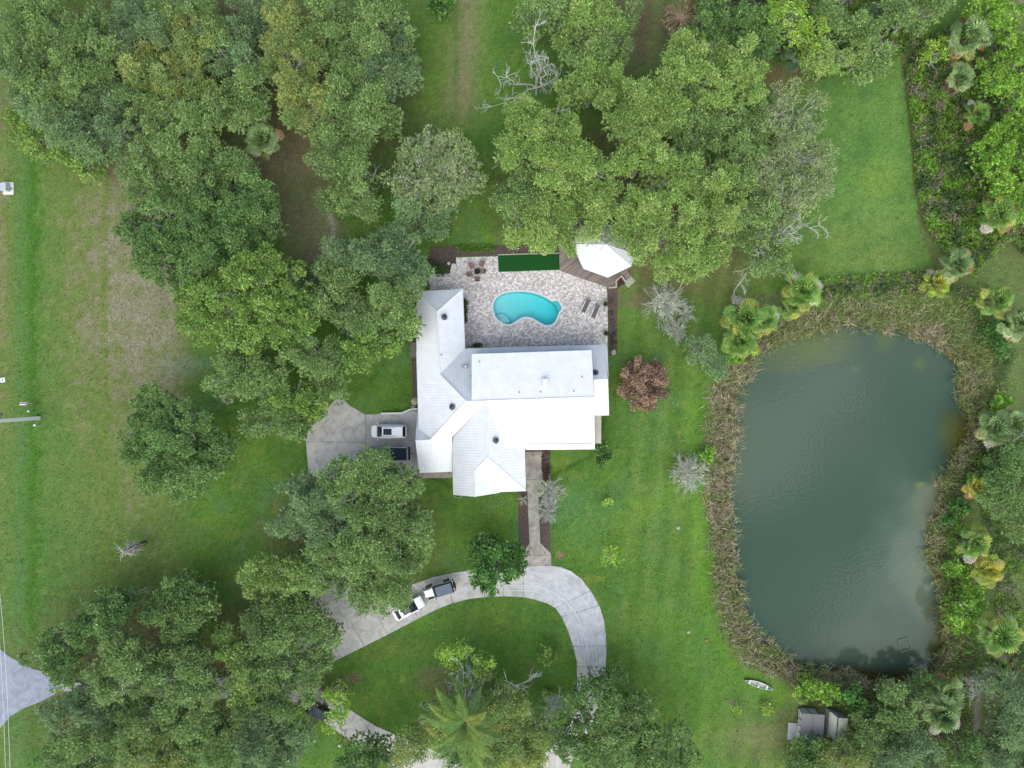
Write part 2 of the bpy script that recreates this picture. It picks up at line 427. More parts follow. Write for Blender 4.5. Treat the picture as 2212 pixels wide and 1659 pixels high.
# right-hand lawn by the pond: fine mowing lines
ml = .5 + .5 * np.sin((FX * .97 + FY * .09) / 7.5)
rl = np.clip((FX - 1330) / 40, 0, 1)
C = lerp(C, A(126, 150, 78), rl * ml * .34)
ne = ell(1880, 380, 130, 260, .5, 2, .3)
C = lerp(C, A(108, 146, 76), ne * .75); C = lerp(C, A(124, 138, 74), ne * np.clip((FY - 420) / 120, 0, 1) * .5)
C = lerp(C, A(82, 124, 62), ne * np.clip((n4 - .52) * 6, 0, 1) * .6)
C = lerp(C, A(132, 158, 70), ell(1905, 390, 45, 40, .5, 1) * .5)
C = lerp(C, A(108, 150, 52), np.clip(1 - np.abs(pdist(FX, FY, [(1510, 880), (1512, 1000), (1524, 1110), (1528, 1260), (1548, 1350), (1590, 1430), (1680, 1500)], False) - 12) / 26, 0, 1) * .6)
C = lerp(C, A(92, 134, 56), ell(1500, 1420, 140, 130, .6, 5, .5) * .5)
# island lawn and front lawn
C = lerp(C, A(84, 124, 54), ell(1080, 1420, 180, 120, .5, 1, .4) * .6)
C = lerp(C, A(90, 132, 84), ell(1250, 1110, 60, 60, .6, 2, .5) * .4)
# east side paths and undergrowth soil
nep = [(1940,110),(2230,110),(2230,1700),(2060,1700),(2080,1480),(2075,1400),(2070,900),(2110,720),(2040,620),(1985,500),(1970,330),(1955,200)]
mk = inside(FX, FY, nep) | inside(FX, FY, [(1700,1475),(2080,1460),(2100,1700),(1690,1700),(1760,1560)])
C = lerp(C, A(104, 110, 70), mk * .8)
for a in [(2130,600,45,60,.5,1,.3),(2190,820,24,100,.5,1,.3),(2150,1150,60,90,.5,2,.4),(2140,1300,70,120,.5,3,.4),(2195,640,30,60,.5,3,.3)]:
    C = lerp(C, A(112, 132, 76), ell(*a))
C = lerp(C, A(148, 142, 128), np.clip(1 - pdist(FX, FY, [(2170,1420),(2140,1450),(2118,1480),(2108,1520),(2112,1560),(2095,1600)], False) / 14 + (n3 - .5), 0, 1) * .9)
# sand and soil trail by the back lawn
tr_ = pdist(FX, FY, [(690,415),(708,455),(722,490),(716,520),(700,550)], False)
C = lerp(C, A(168, 158, 140), np.clip(1 - tr_ / 7 + (n3 - .5) * 2.6, 0, 1) * .7)
debris = np.maximum(debris, np.clip(1 - tr_ / 26, 0, 1) * .8)
# pond bottom, and basin under the swimming pool
inp = inside(X, Y, PONDW); dp = pdist(X, Y, PONDW)
Z = (fbm(FX / 60, FY / 60, 4) - .5) * .12
Z = np.where(inp, -.35 - np.minimum(dp * .28, 2.6), np.where(dp < 2.2, Z - (2.2 - dp) / 2.2 * .35, Z))
C = np.where(inp[..., None], np.asarray(A(112, 104, 66)) * (.7 + .6 * n3[..., None]), C)
C = np.where(((dp < 2.5) & ~inp)[..., None], np.asarray(A(104, 94, 72)), C)
debris = np.where(dp < 3, 0, debris); debris = np.where(inp, 0, debris)
hs = inside(X, Y, W2([(915,640),(1300,620),(1310,900),(1280,985),(1130,1060),(990,1060),(905,1020)]))
Z = np.where(hs, -.25, Z)
ipl = inside(X, Y, POOLW) | (pdist(X, Y, POOLW) < 1.2) | inside(X, Y, W2(SHELF, .1))
Z = np.where(ipl, -3.2, Z)
C = C * (.78 + .44 * n3[..., None]) * (.90 + .20 * vnoise(FX / 2.3, FY / 2.3, 4)[..., None])
nx, ny = X.shape
I = np.arange(nx * ny).reshape(nx, ny)
Q = np.stack([I[:-1, :-1], I[1:, :-1], I[1:, 1:], I[:-1, 1:]], -1).reshape(-1, 4)
gm = bpy.data.materials.new('lawn'); gm.use_nodes = True
nt = gm.node_tree; b = nt.nodes['Principled BSDF']; b.inputs['Roughness'].default_value = .95; b.inputs['Specular IOR Level'].default_value = .05
a = nt.nodes.new('ShaderNodeAttribute'); a.attribute_name = 'Col'
ad = nt.nodes.new('ShaderNodeAttribute'); ad.attribute_name = 'debris'
g = nt.nodes.new('ShaderNodeNewGeometry')
nf = nt.nodes.new('ShaderNodeTexNoise'); nf.inputs['Scale'].default_value = 4.5; nf.inputs['Detail'].default_value = 6; nf.inputs['Roughness'].default_value = .75
mr = nt.nodes.new('ShaderNodeMapRange'); mr.inputs['From Min'].default_value = .25; mr.inputs['From Max'].default_value = .75; mr.inputs['To Min'].default_value = .52; mr.inputs['To Max'].default_value = 1.48
mm = nt.nodes.new('ShaderNodeMixRGB'); mm.blend_type = 'MULTIPLY'; mm.inputs[0].default_value = 1
vo = nt.nodes.new('ShaderNodeTexNoise'); vo.inputs['Scale'].default_value = 2.4; vo.inputs['Detail'].default_value = 9; vo.inputs['Roughness'].default_value = .9; vo.inputs['Distortion'].default_value = 1.5
ms = nt.nodes.new('ShaderNodeMath'); ms.operation = 'MULTIPLY_ADD'; ms.inputs[1].default_value = .17
th = nt.nodes.new('ShaderNodeMapRange'); th.inputs['From Min'].default_value = .60; th.inputs['From Max'].default_value = .70
mt = nt.nodes.new('ShaderNodeMath'); mt.operation = 'MULTIPLY'
md = nt.nodes.new('ShaderNodeMixRGB'); md.inputs[2].default_value = (*A(188, 182, 168), 1)
for s_, d_ in ((g.outputs['Position'], nf.inputs['Vector']), (g.outputs['Position'], vo.inputs['Vector']), (nf.outputs[0], mr.inputs[0]), (a.outputs['Color'], mm.inputs[1]), (mr.outputs[0], mm.inputs[2]),
               (ad.outputs['Fac'], ms.inputs[0]), (vo.outputs[0], ms.inputs[2]), (ms.outputs[0], th.inputs[0]), (th.outputs[0], mt.inputs[0]), (ad.outputs['Fac'], mt.inputs[1]), (mt.outputs[0], md.inputs[0]), (mm.outputs[0], md.inputs[1]), (md.outputs[0], b.inputs['Base Color'])):
    nt.links.new(s_, d_)
bp = nt.nodes.new('ShaderNodeBump'); bp.inputs['Strength'].default_value = .6; bp.inputs['Distance'].default_value = .12
nt.links.new(nf.outputs[0], bp.inputs['Height']); nt.links.new(bp.outputs[0], b.inputs['Normal'])
V = np.stack([X, Y, Z], -1).reshape(-1, 3)
tag(link('ground', np_mesh('ground', V, Q, col=C.reshape(-1, 3), mat=gm, smooth=True, extra={'debris': debris.ravel()})), kind='structure')

# ------------------------------------------------------------------ pond water
def pond():
    x0 = min(p[0] for p in PONDW) - 1; x1 = max(p[0] for p in PONDW) + 1; y0 = min(p[1] for p in PONDW) - 1; y1 = max(p[1] for p in PONDW) + 1
    xs = np.arange(x0, x1, .5); ys = np.arange(y0, y1, .5)
    X, Y = np.meshgrid(xs, ys, indexing='ij'); fx = X / S + 1106; fy = 829.5 - Y / S
    ins = inside(X, Y, PONDW); d = pdist(X, Y, PONDW)
    keep = ins | (d < 1.6)
    def e(cx, cy, rx, ry, rot=0):
        c, s_ = math.cos(rot), math.sin(rot); dx, dy = fx - cx, fy - cy
        q = np.hypot((dx * c + dy * s_) / rx, (-dx * s_ + dy * c) / ry) + (fbm(fx / 40, fy / 40, 2) - .5) * .9
        return np.clip(1.25 - q, 0, 1)[..., None]
    C = np.zeros(X.shape + (3,)) + np.asarray(A(70, 92, 76))
    n = fbm(fx / 150, fy / 150, 3)[..., None]
    C = C * (1 - np.clip((n - .4) * 3, 0, 1) * .5) + np.asarray(A(66, 92, 74)) * np.clip((n - .4) * 3, 0, 1) * .5
    for cx, cy, rx, ry, c, st, rot in [(1745,750,110,45,(104,114,62),.7,-.2),(1700,770,80,40,(90,106,70),.5,0),(1915,728,25,30,(100,112,58),.6,0),(1990,785,16,14,(94,112,70),.7,0),(1850,798,16,12,(86,108,76),.6,0),
                                    (2010,1130,60,95,(132,140,116),.9,0),(1985,1210,70,70,(118,128,106),.8,0),(2020,1080,40,60,(130,136,108),.8,0),(2020,1270,50,90,(120,130,108),.8,0),(1960,1180,90,160,(96,116,98),.6,0),(1890,1400,150,60,(92,108,88),.6,0),(1600,1000,40,300,(74,92,68),.6,0),(1992,1048,14,10,(140,150,80),.8,0),(2075,945,40,70,(116,120,60),.8,0),(2040,1400,40,90,(100,100,60),.8,0),(1870,1470,130,26,(92,84,44),.9,0)]:  # south-east olive patches paint tree reflection over shallow bottom into the water colour
        m = e(cx, cy, rx, ry, rot) * st; C = C * (1 - m) + np.asarray(A(*c)) * m
    # clear shallow water at the brushy east and south banks
    sh = np.clip(1 - d / 4.2, 0, 1) * np.clip(e(2072, 945, 55, 80)[..., 0] + e(2050, 1385, 60, 90)[..., 0] + e(1900, 1478, 180, 40)[..., 0], 0, 1) * .8 + np.clip(1 - d / 1.0, 0, 1) * .2
    nx, ny = X.shape; I = np.arange(nx * ny).reshape(nx, ny)
    Q = np.stack([I[:-1, :-1], I[1:, :-1], I[1:, 1:], I[:-1, 1:]], -1).reshape(-1, 4)
    kq = keep.ravel()[Q].all(1); Q = Q[kq]
    V = np.stack([X, Y, np.full(X.shape, -.42)], -1).reshape(-1, 3)
    used = np.unique(Q); mp_ = -np.ones(len(V), int); mp_[used] = np.arange(len(used))
    m = bpy.data.materials.new('pond_water'); m.use_nodes = True; nt = m.node_tree; nt.nodes.clear()
    out = nt.nodes.new('ShaderNodeOutputMaterial'); pr = nt.nodes.new('ShaderNodeBsdfPrincipled'); tr = nt.nodes.new('ShaderNodeBsdfTransparent'); mxs = nt.nodes.new('ShaderNodeMixShader')
    tr.inputs[0].default_value = (.72, .70, .42, 1)
    a = nt.nodes.new('ShaderNodeAttribute'); a.attribute_name = 'Col'; s_ = nt.nodes.new('ShaderNodeAttribute'); s_.attribute_name = 'shallow'
    pr.inputs['Roughness'].default_value = .07; pr.inputs['IOR'].default_value = 1.34
    g = nt.nodes.new('ShaderNodeNewGeometry'); n_ = nt.nodes.new('ShaderNodeTexNoise'); n_.inputs['Scale'].default_value = 2.2; n_.inputs['Detail'].default_value = 3
    bp = nt.nodes.new('ShaderNodeBump'); bp.inputs['Strength'].default_value = .22; bp.inputs['Distance'].default_value = .05
    for p_, q_ in ((g.outputs['Position'], n_.inputs['Vector']), (n_.outputs[0], bp.inputs['Height']), (bp.outputs[0], pr.inputs['Normal']), (a.outputs['Color'], pr.inputs['Base Color']), (s_.outputs['Fac'], mxs.inputs[0]), (pr.outputs[0], mxs.inputs[1]), (tr.outputs[0], mxs.inputs[2]), (mxs.outputs[0], out.inputs[0])):
        nt.links.new(p_, q_)
    me = np_mesh('pond_water', V[used], mp_[Q], col=C.reshape(-1, 3)[used], mat=m, smooth=True, extra={'shallow': np.clip(sh, 0, .8).ravel()[used]})
    tag(link('pond_water', me), kind='structure')
pond()

# ------------------------------------------------------------------ flat paving
def slab(name, polyF, z0, z1, m, holes=None, parent=None, sm=0):
    p = smooth_poly(polyF, sm) if sm else polyF
    pw = [P(x, y, z1) for x, y in p]
    mb = MB()
    rings = [[Vector((q[0], q[1], 0)) for q in pw]] + [[Vector((q[0], q[1], 0)) for q in h] for h in (holes or [])]
    flat = [q for r in rings for q in r]
    tr = tessellate_polygon(rings)
    fs = []
    for a_, b_, c_ in tr:
        cr_ = (flat[b_] - flat[a_]).cross(flat[c_] - flat[a_]).z
        fs.append((a_, b_, c_) if cr_ > 0 else (c_, b_, a_))
    n = len(flat)
    vs = [(q[0], q[1], z1) for q in flat] + [(q[0], q[1], z0) for q in flat]
    o = 0
    for r in rings:
        k = len(r)
        for i in range(k):
            j = (i + 1) % k
            fs.append((o + i, o + j, o + j + n, o + i + n))
        o += k
    mb.add(vs, fs)
    return mb.build(name, m, parent)
DRIVE_OUT = [(902,1034),(896,1044),(780,1046),(742,1090),(735,1190),(760,1260),(820,1288),(870,1270),(935,1247),(980,1237.5),(1015,1232.5),(1065,1228),(1130,1223.5),(1191,1222),(1211,1225),(1234,1234),(1257,1252),(1280,1282),(1296,1312),(1305,1342),(1309,1373),(1310,1413),(1307,1459),(1301,1503),(1286,1550),(1262,1600),(1236,1640),(1226,1680),(1110,1680),(1126,1659),(1154,1643),(1194,1614),(1226,1566),(1237,1538),(1247,1493),(1246,1429),(1238,1396),(1227,1363),(1214,1333),(1199,1313),(1181,1303),(1151,1294),(1127,1289.5),(1087,1288),(1047,1290),(1014,1293.5),(977,1303),(944,1316),(904,1336),(837,1371),(787,1396),(737,1421),(693,1443),(676,1456),(674,1474),(684,1484),(725,1512),(771,1543),(811,1568),(861,1590),(930,1618),(1010,1650),(1016,1690),(900,1690),(820,1640),(737,1586),(690,1552),(660,1520),(600,1512),(400,1508),(230,1500),(124,1492),(124,1478),(230,1470),(400,1466),(560,1462),(620,1420),(655,1360),(668,1290),(672,1200),(668,1100),(667,1030),(660,940),(672,920),(700,890),(725,862),(737,858),(757,877),(789,896),(822,894),(880,890),(906,885),(906,1034)]
slab('driveway', DRIVE_OUT, -.3, .05, M['drive'])['kind'] = 'structure'
slab('driveway_apron', [(790,897),(904,890),(904,1033),(793,1044)], .0, .054, M['garagecon'])['kind'] = 'structure'
slab('driveway_bend', [(1131,1224),(1191,1222.5),(1211,1226),(1233,1235),(1256,1253),(1279,1283),(1295,1313),(1304,1343),(1308,1373),(1309,1408),(1246,1408),(1239,1396),(1228,1362),(1215,1332),(1200,1312),(1182,1302),(1152,1293),(1131,1289)], .0, .0545, M['drive_w'])['kind'] = 'structure'
mb = MB()
def joint(a, b, w=.06, z=.058):
    p, q = P(*a, z), P(*b, z); d = (q - p); n = Vector((-d.y, d.x, 0)).normalized() * w / 2
    mb.add([p - n, q - n, q + n, p + n], [(0, 1, 2, 3)])
for a_, b_ in [((789,896),(791,1040)),((660,955),(790,955)),((1131,1223),(1131,1289)),((1199,1314),(1275,1276)),((1238,1396),(1309,1395)),((1047,1291),(1045,1231)),((977,1303),(965,1241)),((904,1336),(880,1295)),((837,1371),(810,1318)),((787,1396),(755,1340)),((737,1421),(700,1360)),((1246,1440),(1309,1440)),((1214,1333),(1294,1308)),((1087,1288),(1087,1228)),((800,1560),(775,1600))]:
    joint(a_, b_)
mb.build('driveway_joints', M['joint'])['kind'] = 'structure'
slab('street', [(-60,1385),(0,1403),(20,1418),(50,1434),(70,1445),(108,1454),(125,1468),(125,1484),(118,1500),(83,1518),(50,1530),(20,1549),(0,1573),(-60,1640),(-400,1640),(-400,1385)], -.3, .045, M['asphalt'])['kind'] = 'structure'
slab('entry_path', [(1135.6,975),(1170.6,974),(1171,1036),(1162,1060),(1164,1106),(1167,1173),(1190,1196),(1191,1221.5),(1131,1223),(1129,1195),(1144,1174),(1141,1106),(1139,1060),(1136,1036)], -.3, .075, M['path'])['kind'] = 'structure'
mb = MB()
for a_, b_ in [((1141,1146),(1166,1145)),((1144,1174),(1144,1200)),((1167,1173),(1168,1199)),((1130,1200),(1190,1199)),((1136,1036),(1171,1036)),((1141,1100),(1164,1099))]: joint(a_, b_, .05, .083)
mb.build('path_joints', M['joint'])['kind'] = 'structure'
slab('entry_porch_floor', [(1134,955),(1170,955),(1170.4,975.5),(1134.6,977)], -.3, .12, M['orange'])['kind'] = 'structure'
slab('garage_side_walk', [(900,1016),(978,1015),(978,1031.5),(902,1033.5)], -.3, .066, M['path'])['kind'] = 'structure'

# pale tyre tracks worn into the bend of the drive
def tracks():
    cl = smooth_poly([(870,1318),(930,1286),(985,1268),(1050,1258),(1110,1257),(1165,1260),(1205,1277),(1236,1305),(1257,1338),(1270,1375),(1277,1415),(1277,1470),(1270,1520)], 2, False)
    rg = np.random.default_rng(2); mb = MB()
    c = [P(x, y, 0) for x, y in cl]; n = len(c)
    for k in range(13):
        off = rg.uniform(-1.5, 1.5); dr = rg.normal() * .5; i0 = rg.integers(0, n // 2); i1 = min(n - 1, i0 + rg.integers(8, n)); w = rg.uniform(.05, .16)
        pts = []
        for i in range(i0, i1):
            d = (c[min(i + 1, n - 1)] - c[max(i - 1, 0)]).normalized(); nn = Vector((-d.y, d.x, 0)); o = off + dr * (i - i0) / n; pts.append((c[i] + nn * (o - w / 2), c[i] + nn * (o + w / 2)))
        z = .0585 + k * .0008
        for a, b in zip(pts[:-1], pts[1:]): mb.add([(a[0].x, a[0].y, z), (b[0].x, b[0].y, z), (b[1].x, b[1].y, z), (a[1].x, a[1].y, z)], [(3, 2, 1, 0)])
    mb.build('tyre_tracks', mat('worn_concrete', A(214, 216, 220), .9, noise=.1, nscale=3))['kind'] = 'structure'
tracks()
def beds():
    for nm, pl in [('mulch_bed', [(1120,1062),(1139,1062),(1143,1172),(1129,1193),(1122,1190)]), ('mulch_bed', [(1165,1062),(1186,1060),(1189,1195),(1168,1172)]),
                   ('mulch_bed', [(1171,974),(1188,973),(1188,1036),(1171,1036)]), ('mulch_bed', [(930,531),(1080,529),(1206,528),(1207,548),(1075,551),(985,554),(984,590),(940,592),(930,570)]),
                   ('mulch_bed', [(1313,622),(1334,620),(1333,763),(1316,765)]), ('mulch_bed', [(889,770),(903,770),(905,888),(893,888)]), ('mulch_bed', [(1329,606),(1341,598),(1350,612),(1332,621)])]:
        tag(slab(nm, pl, -.2, .05, M['mulch'], sm=0), kind='structure')
beds()

# ------------------------------------------------------------------ patio, pool
def paver_mat():
    m = mat('patio_pavers', A(188, 182, 180), .85); nt = m.node_tree; b = nt.nodes['Principled BSDF']
    g = nt.nodes.new('ShaderNodeNewGeometry')
    v = nt.nodes.new('ShaderNodeTexVoronoi'); v.distance = 'CHEBYCHEV'; v.inputs['Scale'].default_value = 4.1; v.inputs['Randomness'].default_value = .72
    n = nt.nodes.new('ShaderNodeTexNoise'); n.inputs['Scale'].default_value = .35; n.inputs['Detail'].default_value = 4
    sp = nt.nodes.new('ShaderNodeSeparateColor')
    r = nt.nodes.new('ShaderNodeValToRGB')
    for i_, (p_, c_) in enumerate([(0, (184, 176, 174)), (.3, (212, 203, 199)), (.55, (227, 218, 213)), (.8, (240, 232, 227)), (1, (255, 252, 249))]):
        e = r.color_ramp.elements[i_] if i_ < 2 and False else (r.color_ramp.elements[0] if i_ == 0 else (r.color_ramp.elements[-1] if i_ == 4 else r.color_ramp.elements.new(p_)))
        e.position = p_; e.color = (*A(*c_), 1)
    e1 = nt.nodes.new('ShaderNodeMapRange'); e1.inputs['From Min'].default_value = .36; e1.inputs['From Max'].default_value = .50; e1.inputs['To Min'].default_value = 1; e1.inputs['To Max'].default_value = .74
    mm = nt.nodes.new('ShaderNodeMixRGB'); mm.blend_type = 'MULTIPLY'; mm.inputs[0].default_value = 1
    m2 = nt.nodes.new('ShaderNodeMapRange'); m2.inputs['From Min'].default_value = .3; m2.inputs['From Max'].default_value = .7; m2.inputs['To Min'].default_value = .9; m2.inputs['To Max'].default_value = 1.08
    m3 = nt.nodes.new('ShaderNodeMixRGB'); m3.blend_type = 'MULTIPLY'; m3.inputs[0].default_value = 1
    for a_, b_ in ((g.outputs['Position'], v.inputs['Vector']), (g.outputs['Position'], n.inputs['Vector']), (v.outputs['Color'], sp.inputs[0]), (sp.outputs[0], r.inputs[0]), (v.outputs['Distance'], e1.inputs[0]),
                   (r.outputs[0], mm.inputs[1]), (e1.outputs[0], mm.inputs[2]), (n.outputs[0], m2.inputs[0]), (mm.outputs[0], m3.inputs[1]), (m2.outputs[0], m3.inputs[2]), (m3.outputs[0], b.inputs['Base Color'])):
        nt.links.new(a_, b_)
    return m
M['paver'] = paver_mat()
SHW = W2(SHELF, .1)
def outset(poly, d):
    n = len(poly); ar = sum(poly[i][0] * poly[(i + 1) % n][1] - poly[(i + 1) % n][0] * poly[i][1] for i in range(n))
    sg = 1 if ar > 0 else -1; out = []
    for i in range(n):
        a_, b_, c_ = Vector(poly[i - 1]), Vector(poly[i]), Vector(poly[(i + 1) % n])
        t = ((b_ - a_).normalized() + (c_ - b_).normalized()).normalized()
        out.append((b_.x + t.y * d * sg, b_.y - t.x * d * sg))
    return out
# one waterline outline: pool plus the little side shelf
pw = W2(smooth_poly(POOLF, 1), .1)
sa, sb = SHW[0], SHW[8]
ia = min(range(len(pw)), key=lambda i: (pw[i][0] - sa[0]) ** 2 + (pw[i][1] - sa[1]) ** 2)
ib = min(range(len(pw)), key=lambda i: (pw[i][0] - sb[0]) ** 2 + (pw[i][1] - sb[1]) ** 2)
ALLW = pw[:ia + 1] + SHW[1:8] + pw[ib:]
COPE = outset(ALLW, .26)
slab('patio', PATIO, -.25, .085, M['paver'], holes=[COPE])['kind'] = 'structure'
def pool():
    r = empty('swimming_pool', (*pw[0], 0), 'kidney shaped turquoise swimming pool set in the grey paver patio', 'swimming pool')
    r.location = (0, 0, 0)
    c = MB(); n = len(ALLW)
    v = [(p[0], p[1], .12) for p in ALLW] + [(p[0], p[1], .12) for p in COPE] + [(p[0], p[1], -.25) for p in COPE] + [(p[0], p[1], -.1) for p in ALLW]
    f = []
    for i in range(n):
        j = (i + 1) % n
        f += [(i, j, j + n, i + n), (i + n, j + n, j + 2 * n, i + 2 * n), (j, i, i + 3 * n, j + 3 * n)]
    c.add(v, f); c.build('coping', mat('white_coping', A(220, 232, 232), .7, noise=.08, nscale=5), r)
    # basin: walls and a sloping floor
    b = MB(); n = len(pw)
    x0 = min(p[0] for p in pw); x1 = max(p[0] for p in pw)
    bot = [(p[0] * .985 + .015 * P(1135, 663)[0], p[1] * .985 + .015 * P(1135, 663)[1], -1.15 - 1.0 * (p[0] - x0) / (x1 - x0)) for p in pw]
    v = [(p[0], p[1], -.1) for p in pw] + bot
    f = [(i, (i + 1) % n, (i + 1) % n + n, i + n) for i in range(n)]
    for a_, b_, c_ in tessellate_polygon([[Vector((q[0], q[1], 0)) for q in bot]]): f.append((a_ + n, b_ + n, c_ + n))
    b.add(v, f); b.build('basin', mat('pool_plaster', (.46, .80, .82), .7, noise=.03, nscale=3), r)
    TILE = mat('blue_tile', (.16, .48, .54), .4); s_ = MB(); cs = P(1082, 696.5, -.4)
    lab = [(1.18, -.78), (.92, -.62), (.67, -.46), (.42, -.30)]
    for rad, z in lab:
        pts = [(cs.x + rad * math.cos(t) , cs.y + rad * math.sin(t)) for t in np.linspace(-.5, 2.35, 22)]
        pts = pts + [(cs.x - .3, cs.y - .35)]
        s_.prism(pts, -1.3, z)
    s_.build('steps', mat('pool_step_plaster', (.74, .86, .86), .7), r)
    for rad, z in lab:
        e = MB()
        for t0 in np.linspace(-.5, 2.30, 21):
            p0 = (cs.x + rad * math.cos(t0), cs.y + rad * math.sin(t0), z + .02); p1 = (cs.x + rad * math.cos(t0 + .15), cs.y + rad * math.sin(t0 + .15), z + .02)
            e.cyl(p0, p1, .022, n=5)
        e.build('step_edge', TILE, r)
    h = MB(); h.prism(SHW, -.6, -.25); h.build('shelf', mat('shelf_plaster', (.60, .72, .70), .7), r)
    w = MB(); tr = tessellate_polygon([[Vector((q[0], q[1], 0)) for q in ALLW]])
    w.add([(q[0], q[1], -.03) for q in ALLW], [t if (Vector(ALLW[t[1]]) - Vector(ALLW[t[0]])).cross(Vector(ALLW[t[2]]) - Vector(ALLW[t[0]])) > 0 else t[::-1] for t in tr])
    m = bpy.data.materials.new('pool_water'); m.use_nodes = True; nt = m.node_tree; nt.nodes.clear()
    out = nt.nodes.new('ShaderNodeOutputMaterial'); tr_ = nt.nodes.new('ShaderNodeBsdfTransparent'); gl = nt.nodes.new('ShaderNodeBsdfGlossy'); fr = nt.nodes.new('ShaderNodeFresnel'); mxs = nt.nodes.new('ShaderNodeMixShader')
    fr.inputs[0].default_value = 1.33; gl.inputs['Roughness'].default_value = .06
    g = nt.nodes.new('ShaderNodeNewGeometry'); sx = nt.nodes.new('ShaderNodeSeparateXYZ'); mr = nt.nodes.new('ShaderNodeMapRange'); mr.inputs['From Min'].default_value = x0; mr.inputs['From Max'].default_value = x1
    rr = nt.nodes.new('ShaderNodeValToRGB'); rr.color_ramp.elements[0].color = (.74, .98, .98, 1); rr.color_ramp.elements[1].color = (.36, .95, .97, 1)
    for a_, b_ in ((g.outputs['Position'], sx.inputs[0]), (sx.outputs[0], mr.inputs[0]), (mr.outputs[0], rr.inputs[0]), (rr.outputs[0], tr_.inputs[0]), (fr.outputs[0], mxs.inputs[0]), (tr_.outputs[0], mxs.inputs[1]), (gl.outputs[0], mxs.inputs[2]), (mxs.outputs[0], out.inputs[0])): nt.links.new(a_, b_)
    n_ = nt.nodes.new('ShaderNodeTexNoise'); n_.inputs['Scale'].default_value = 4; bp = nt.nodes.new('ShaderNodeBump'); bp.inputs['Strength'].default_value = .15; bp.inputs['Distance'].default_value = .04
    nt.links.new(g.outputs['Position'], n_.inputs['Vector']); nt.links.new(n_.outputs[0], bp.inputs['Height']); nt.links.new(bp.outputs[0], gl.inputs['Normal'])
    w.build('water_surface', m, r)
pool()
M['turf'] = mat('artificial_turf', A(24, 84, 30), .95, noise=.12, nscale=6, bump=.6)
t = slab('artificial_turf', [(1075.9,552),(1208.3,548.5),(1209,582.4),(1077,587)], -.2, .10, M['turf']); tag(t, 'dark green artificial turf strip between the pavers and the mulch bed', 'turf')
mb = MB(); mb.prism(W2([(1075,549.5),(1208.5,546),(1208.3,548.2),(1075.2,551.6)]), -.2, .2); tag(mb.build('edging', M['stone']), 'pale stone edging along the top of the artificial turf', 'edging')
# ------------------------------------------------------------------ house
def Z5(x, y): return (737.3 + x / 3, 553 + y / 3)
class Pl:
    def __init__(s, *pts):
        a, b, c = [P(*Z5(x, y), z) for x, y, z in pts]
        s.n = (b - a).cross(c - a).normalized(); s.d = s.n.dot(a)
        if s.n.z < 0: s.n = -s.n; s.d = -s.d
    def at(s, x, y):          # the point of the plane sighted at this survey position
        o = Vector((0, 0, CAM_H)); d = P(*Z5(x, y), 0) - o
        return o + d * ((s.d - s.n.dot(o)) / s.n.dot(d))
    def poly(s, *xy): return [s.at(x, y) for x, y in xy]
def roof_part(mb, pts, thick=.16):
    n = len(pts)
    vs = list(pts) + [p - Vector((0, 0, thick)) for p in pts]
    tr = tessellate_polygon([[Vector((p.x, p.y, 0)) for p in pts]])
    fs = []
    for a, b, c in tr:
        cr_ = (pts[b] - pts[a]).cross(pts[c] - pts[a]).z
        if cr_ < 0: a, c = c, a
        fs += [(a, b, c), (c + n, b + n, a + n)]
    for i in range(n):
        j = (i + 1) % n; fs.append((i, j, j + n, i + n))
    mb.add(vs, fs)
def ribs(mb, pts, plane_n, step=.36, w=.04, h=.026, down=None):
    nrm = plane_n.normalized()
    v = (Vector((0, 0, 1)) - nrm * nrm.z) if down is None else down
    v = (v - nrm * v.dot(nrm)).normalized(); u = v.cross(nrm).normalized()
    o = pts[0]; uv = [((p - o).dot(u), (p - o).dot(v)) for p in pts]
    lo = min(a for a, b in uv); hi = max(a for a, b in uv)
    k = lo + step * .5
    while k < hi:
        xs = []
        for i in range(len(uv)):
            (a0, b0), (a1, b1) = uv[i], uv[(i + 1) % len(uv)]
            if (a0 > k) != (a1 > k): xs.append(b0 + (b1 - b0) * (k - a0) / (a1 - a0))
        xs.sort()
        for i in range(0, len(xs) - 1, 2):
            if xs[i + 1] - xs[i] < .1: continue
            p, q = o + u * k + v * xs[i], o + u * k + v * xs[i + 1]
            a, b = u * w / 2, nrm * h
            vs = [p - a - b * .2, p + a - b * .2, p + a * .5 + b, p - a * .5 + b, q - a - b * .2, q + a - b * .2, q + a * .5 + b, q - a * .5 + b]
            mb.add(vs, [(0, 1, 2, 3), (7, 6, 5, 4), (1, 0, 4, 5), (2, 1, 5, 6), (3, 2, 6, 7), (0, 3, 7, 4)])
        k += step
def cap(mb, p, q, r=.09): mb.cyl(p, q, r, n=6)

house = empty('house', (0, 0, 0), 'large white metal roofed house with hips and gables beside the pool patio', 'house')
house.location = P(1090, 850, 0)
def hp(o):           # keep world position under the house root
    o.parent = house; o.location = -house.location; return o
E = 4.1
wW = Pl((488, 620, E), (502, 1120, E), (810, 940, 7.2))
rz = wW.at(620, 360).z; rz2 = wW.at(640, 765).z
wN = Pl((810, 940, 7.2), (1638, 912, 7.2), (800, 602, 4.05))
wE = Pl((620, 360, rz), (640, 765, rz2), (785, 214, E))
wNh = Pl((500, 228, E), (785, 214, E), (620, 360, rz))
wS = Pl((810, 940, 7.2), (1638, 912, 7.2), (1642, 1250, 4.15))
gz = wS.at(480, 1195).z
wGb = Pl((480, 1195, gz), (575, 1190, wS.at(575, 1190).z), (502, 1120, E))
dN = Pl((845, 940, 7.24), (1638, 912, 7.24), (845, 635, 6.75))

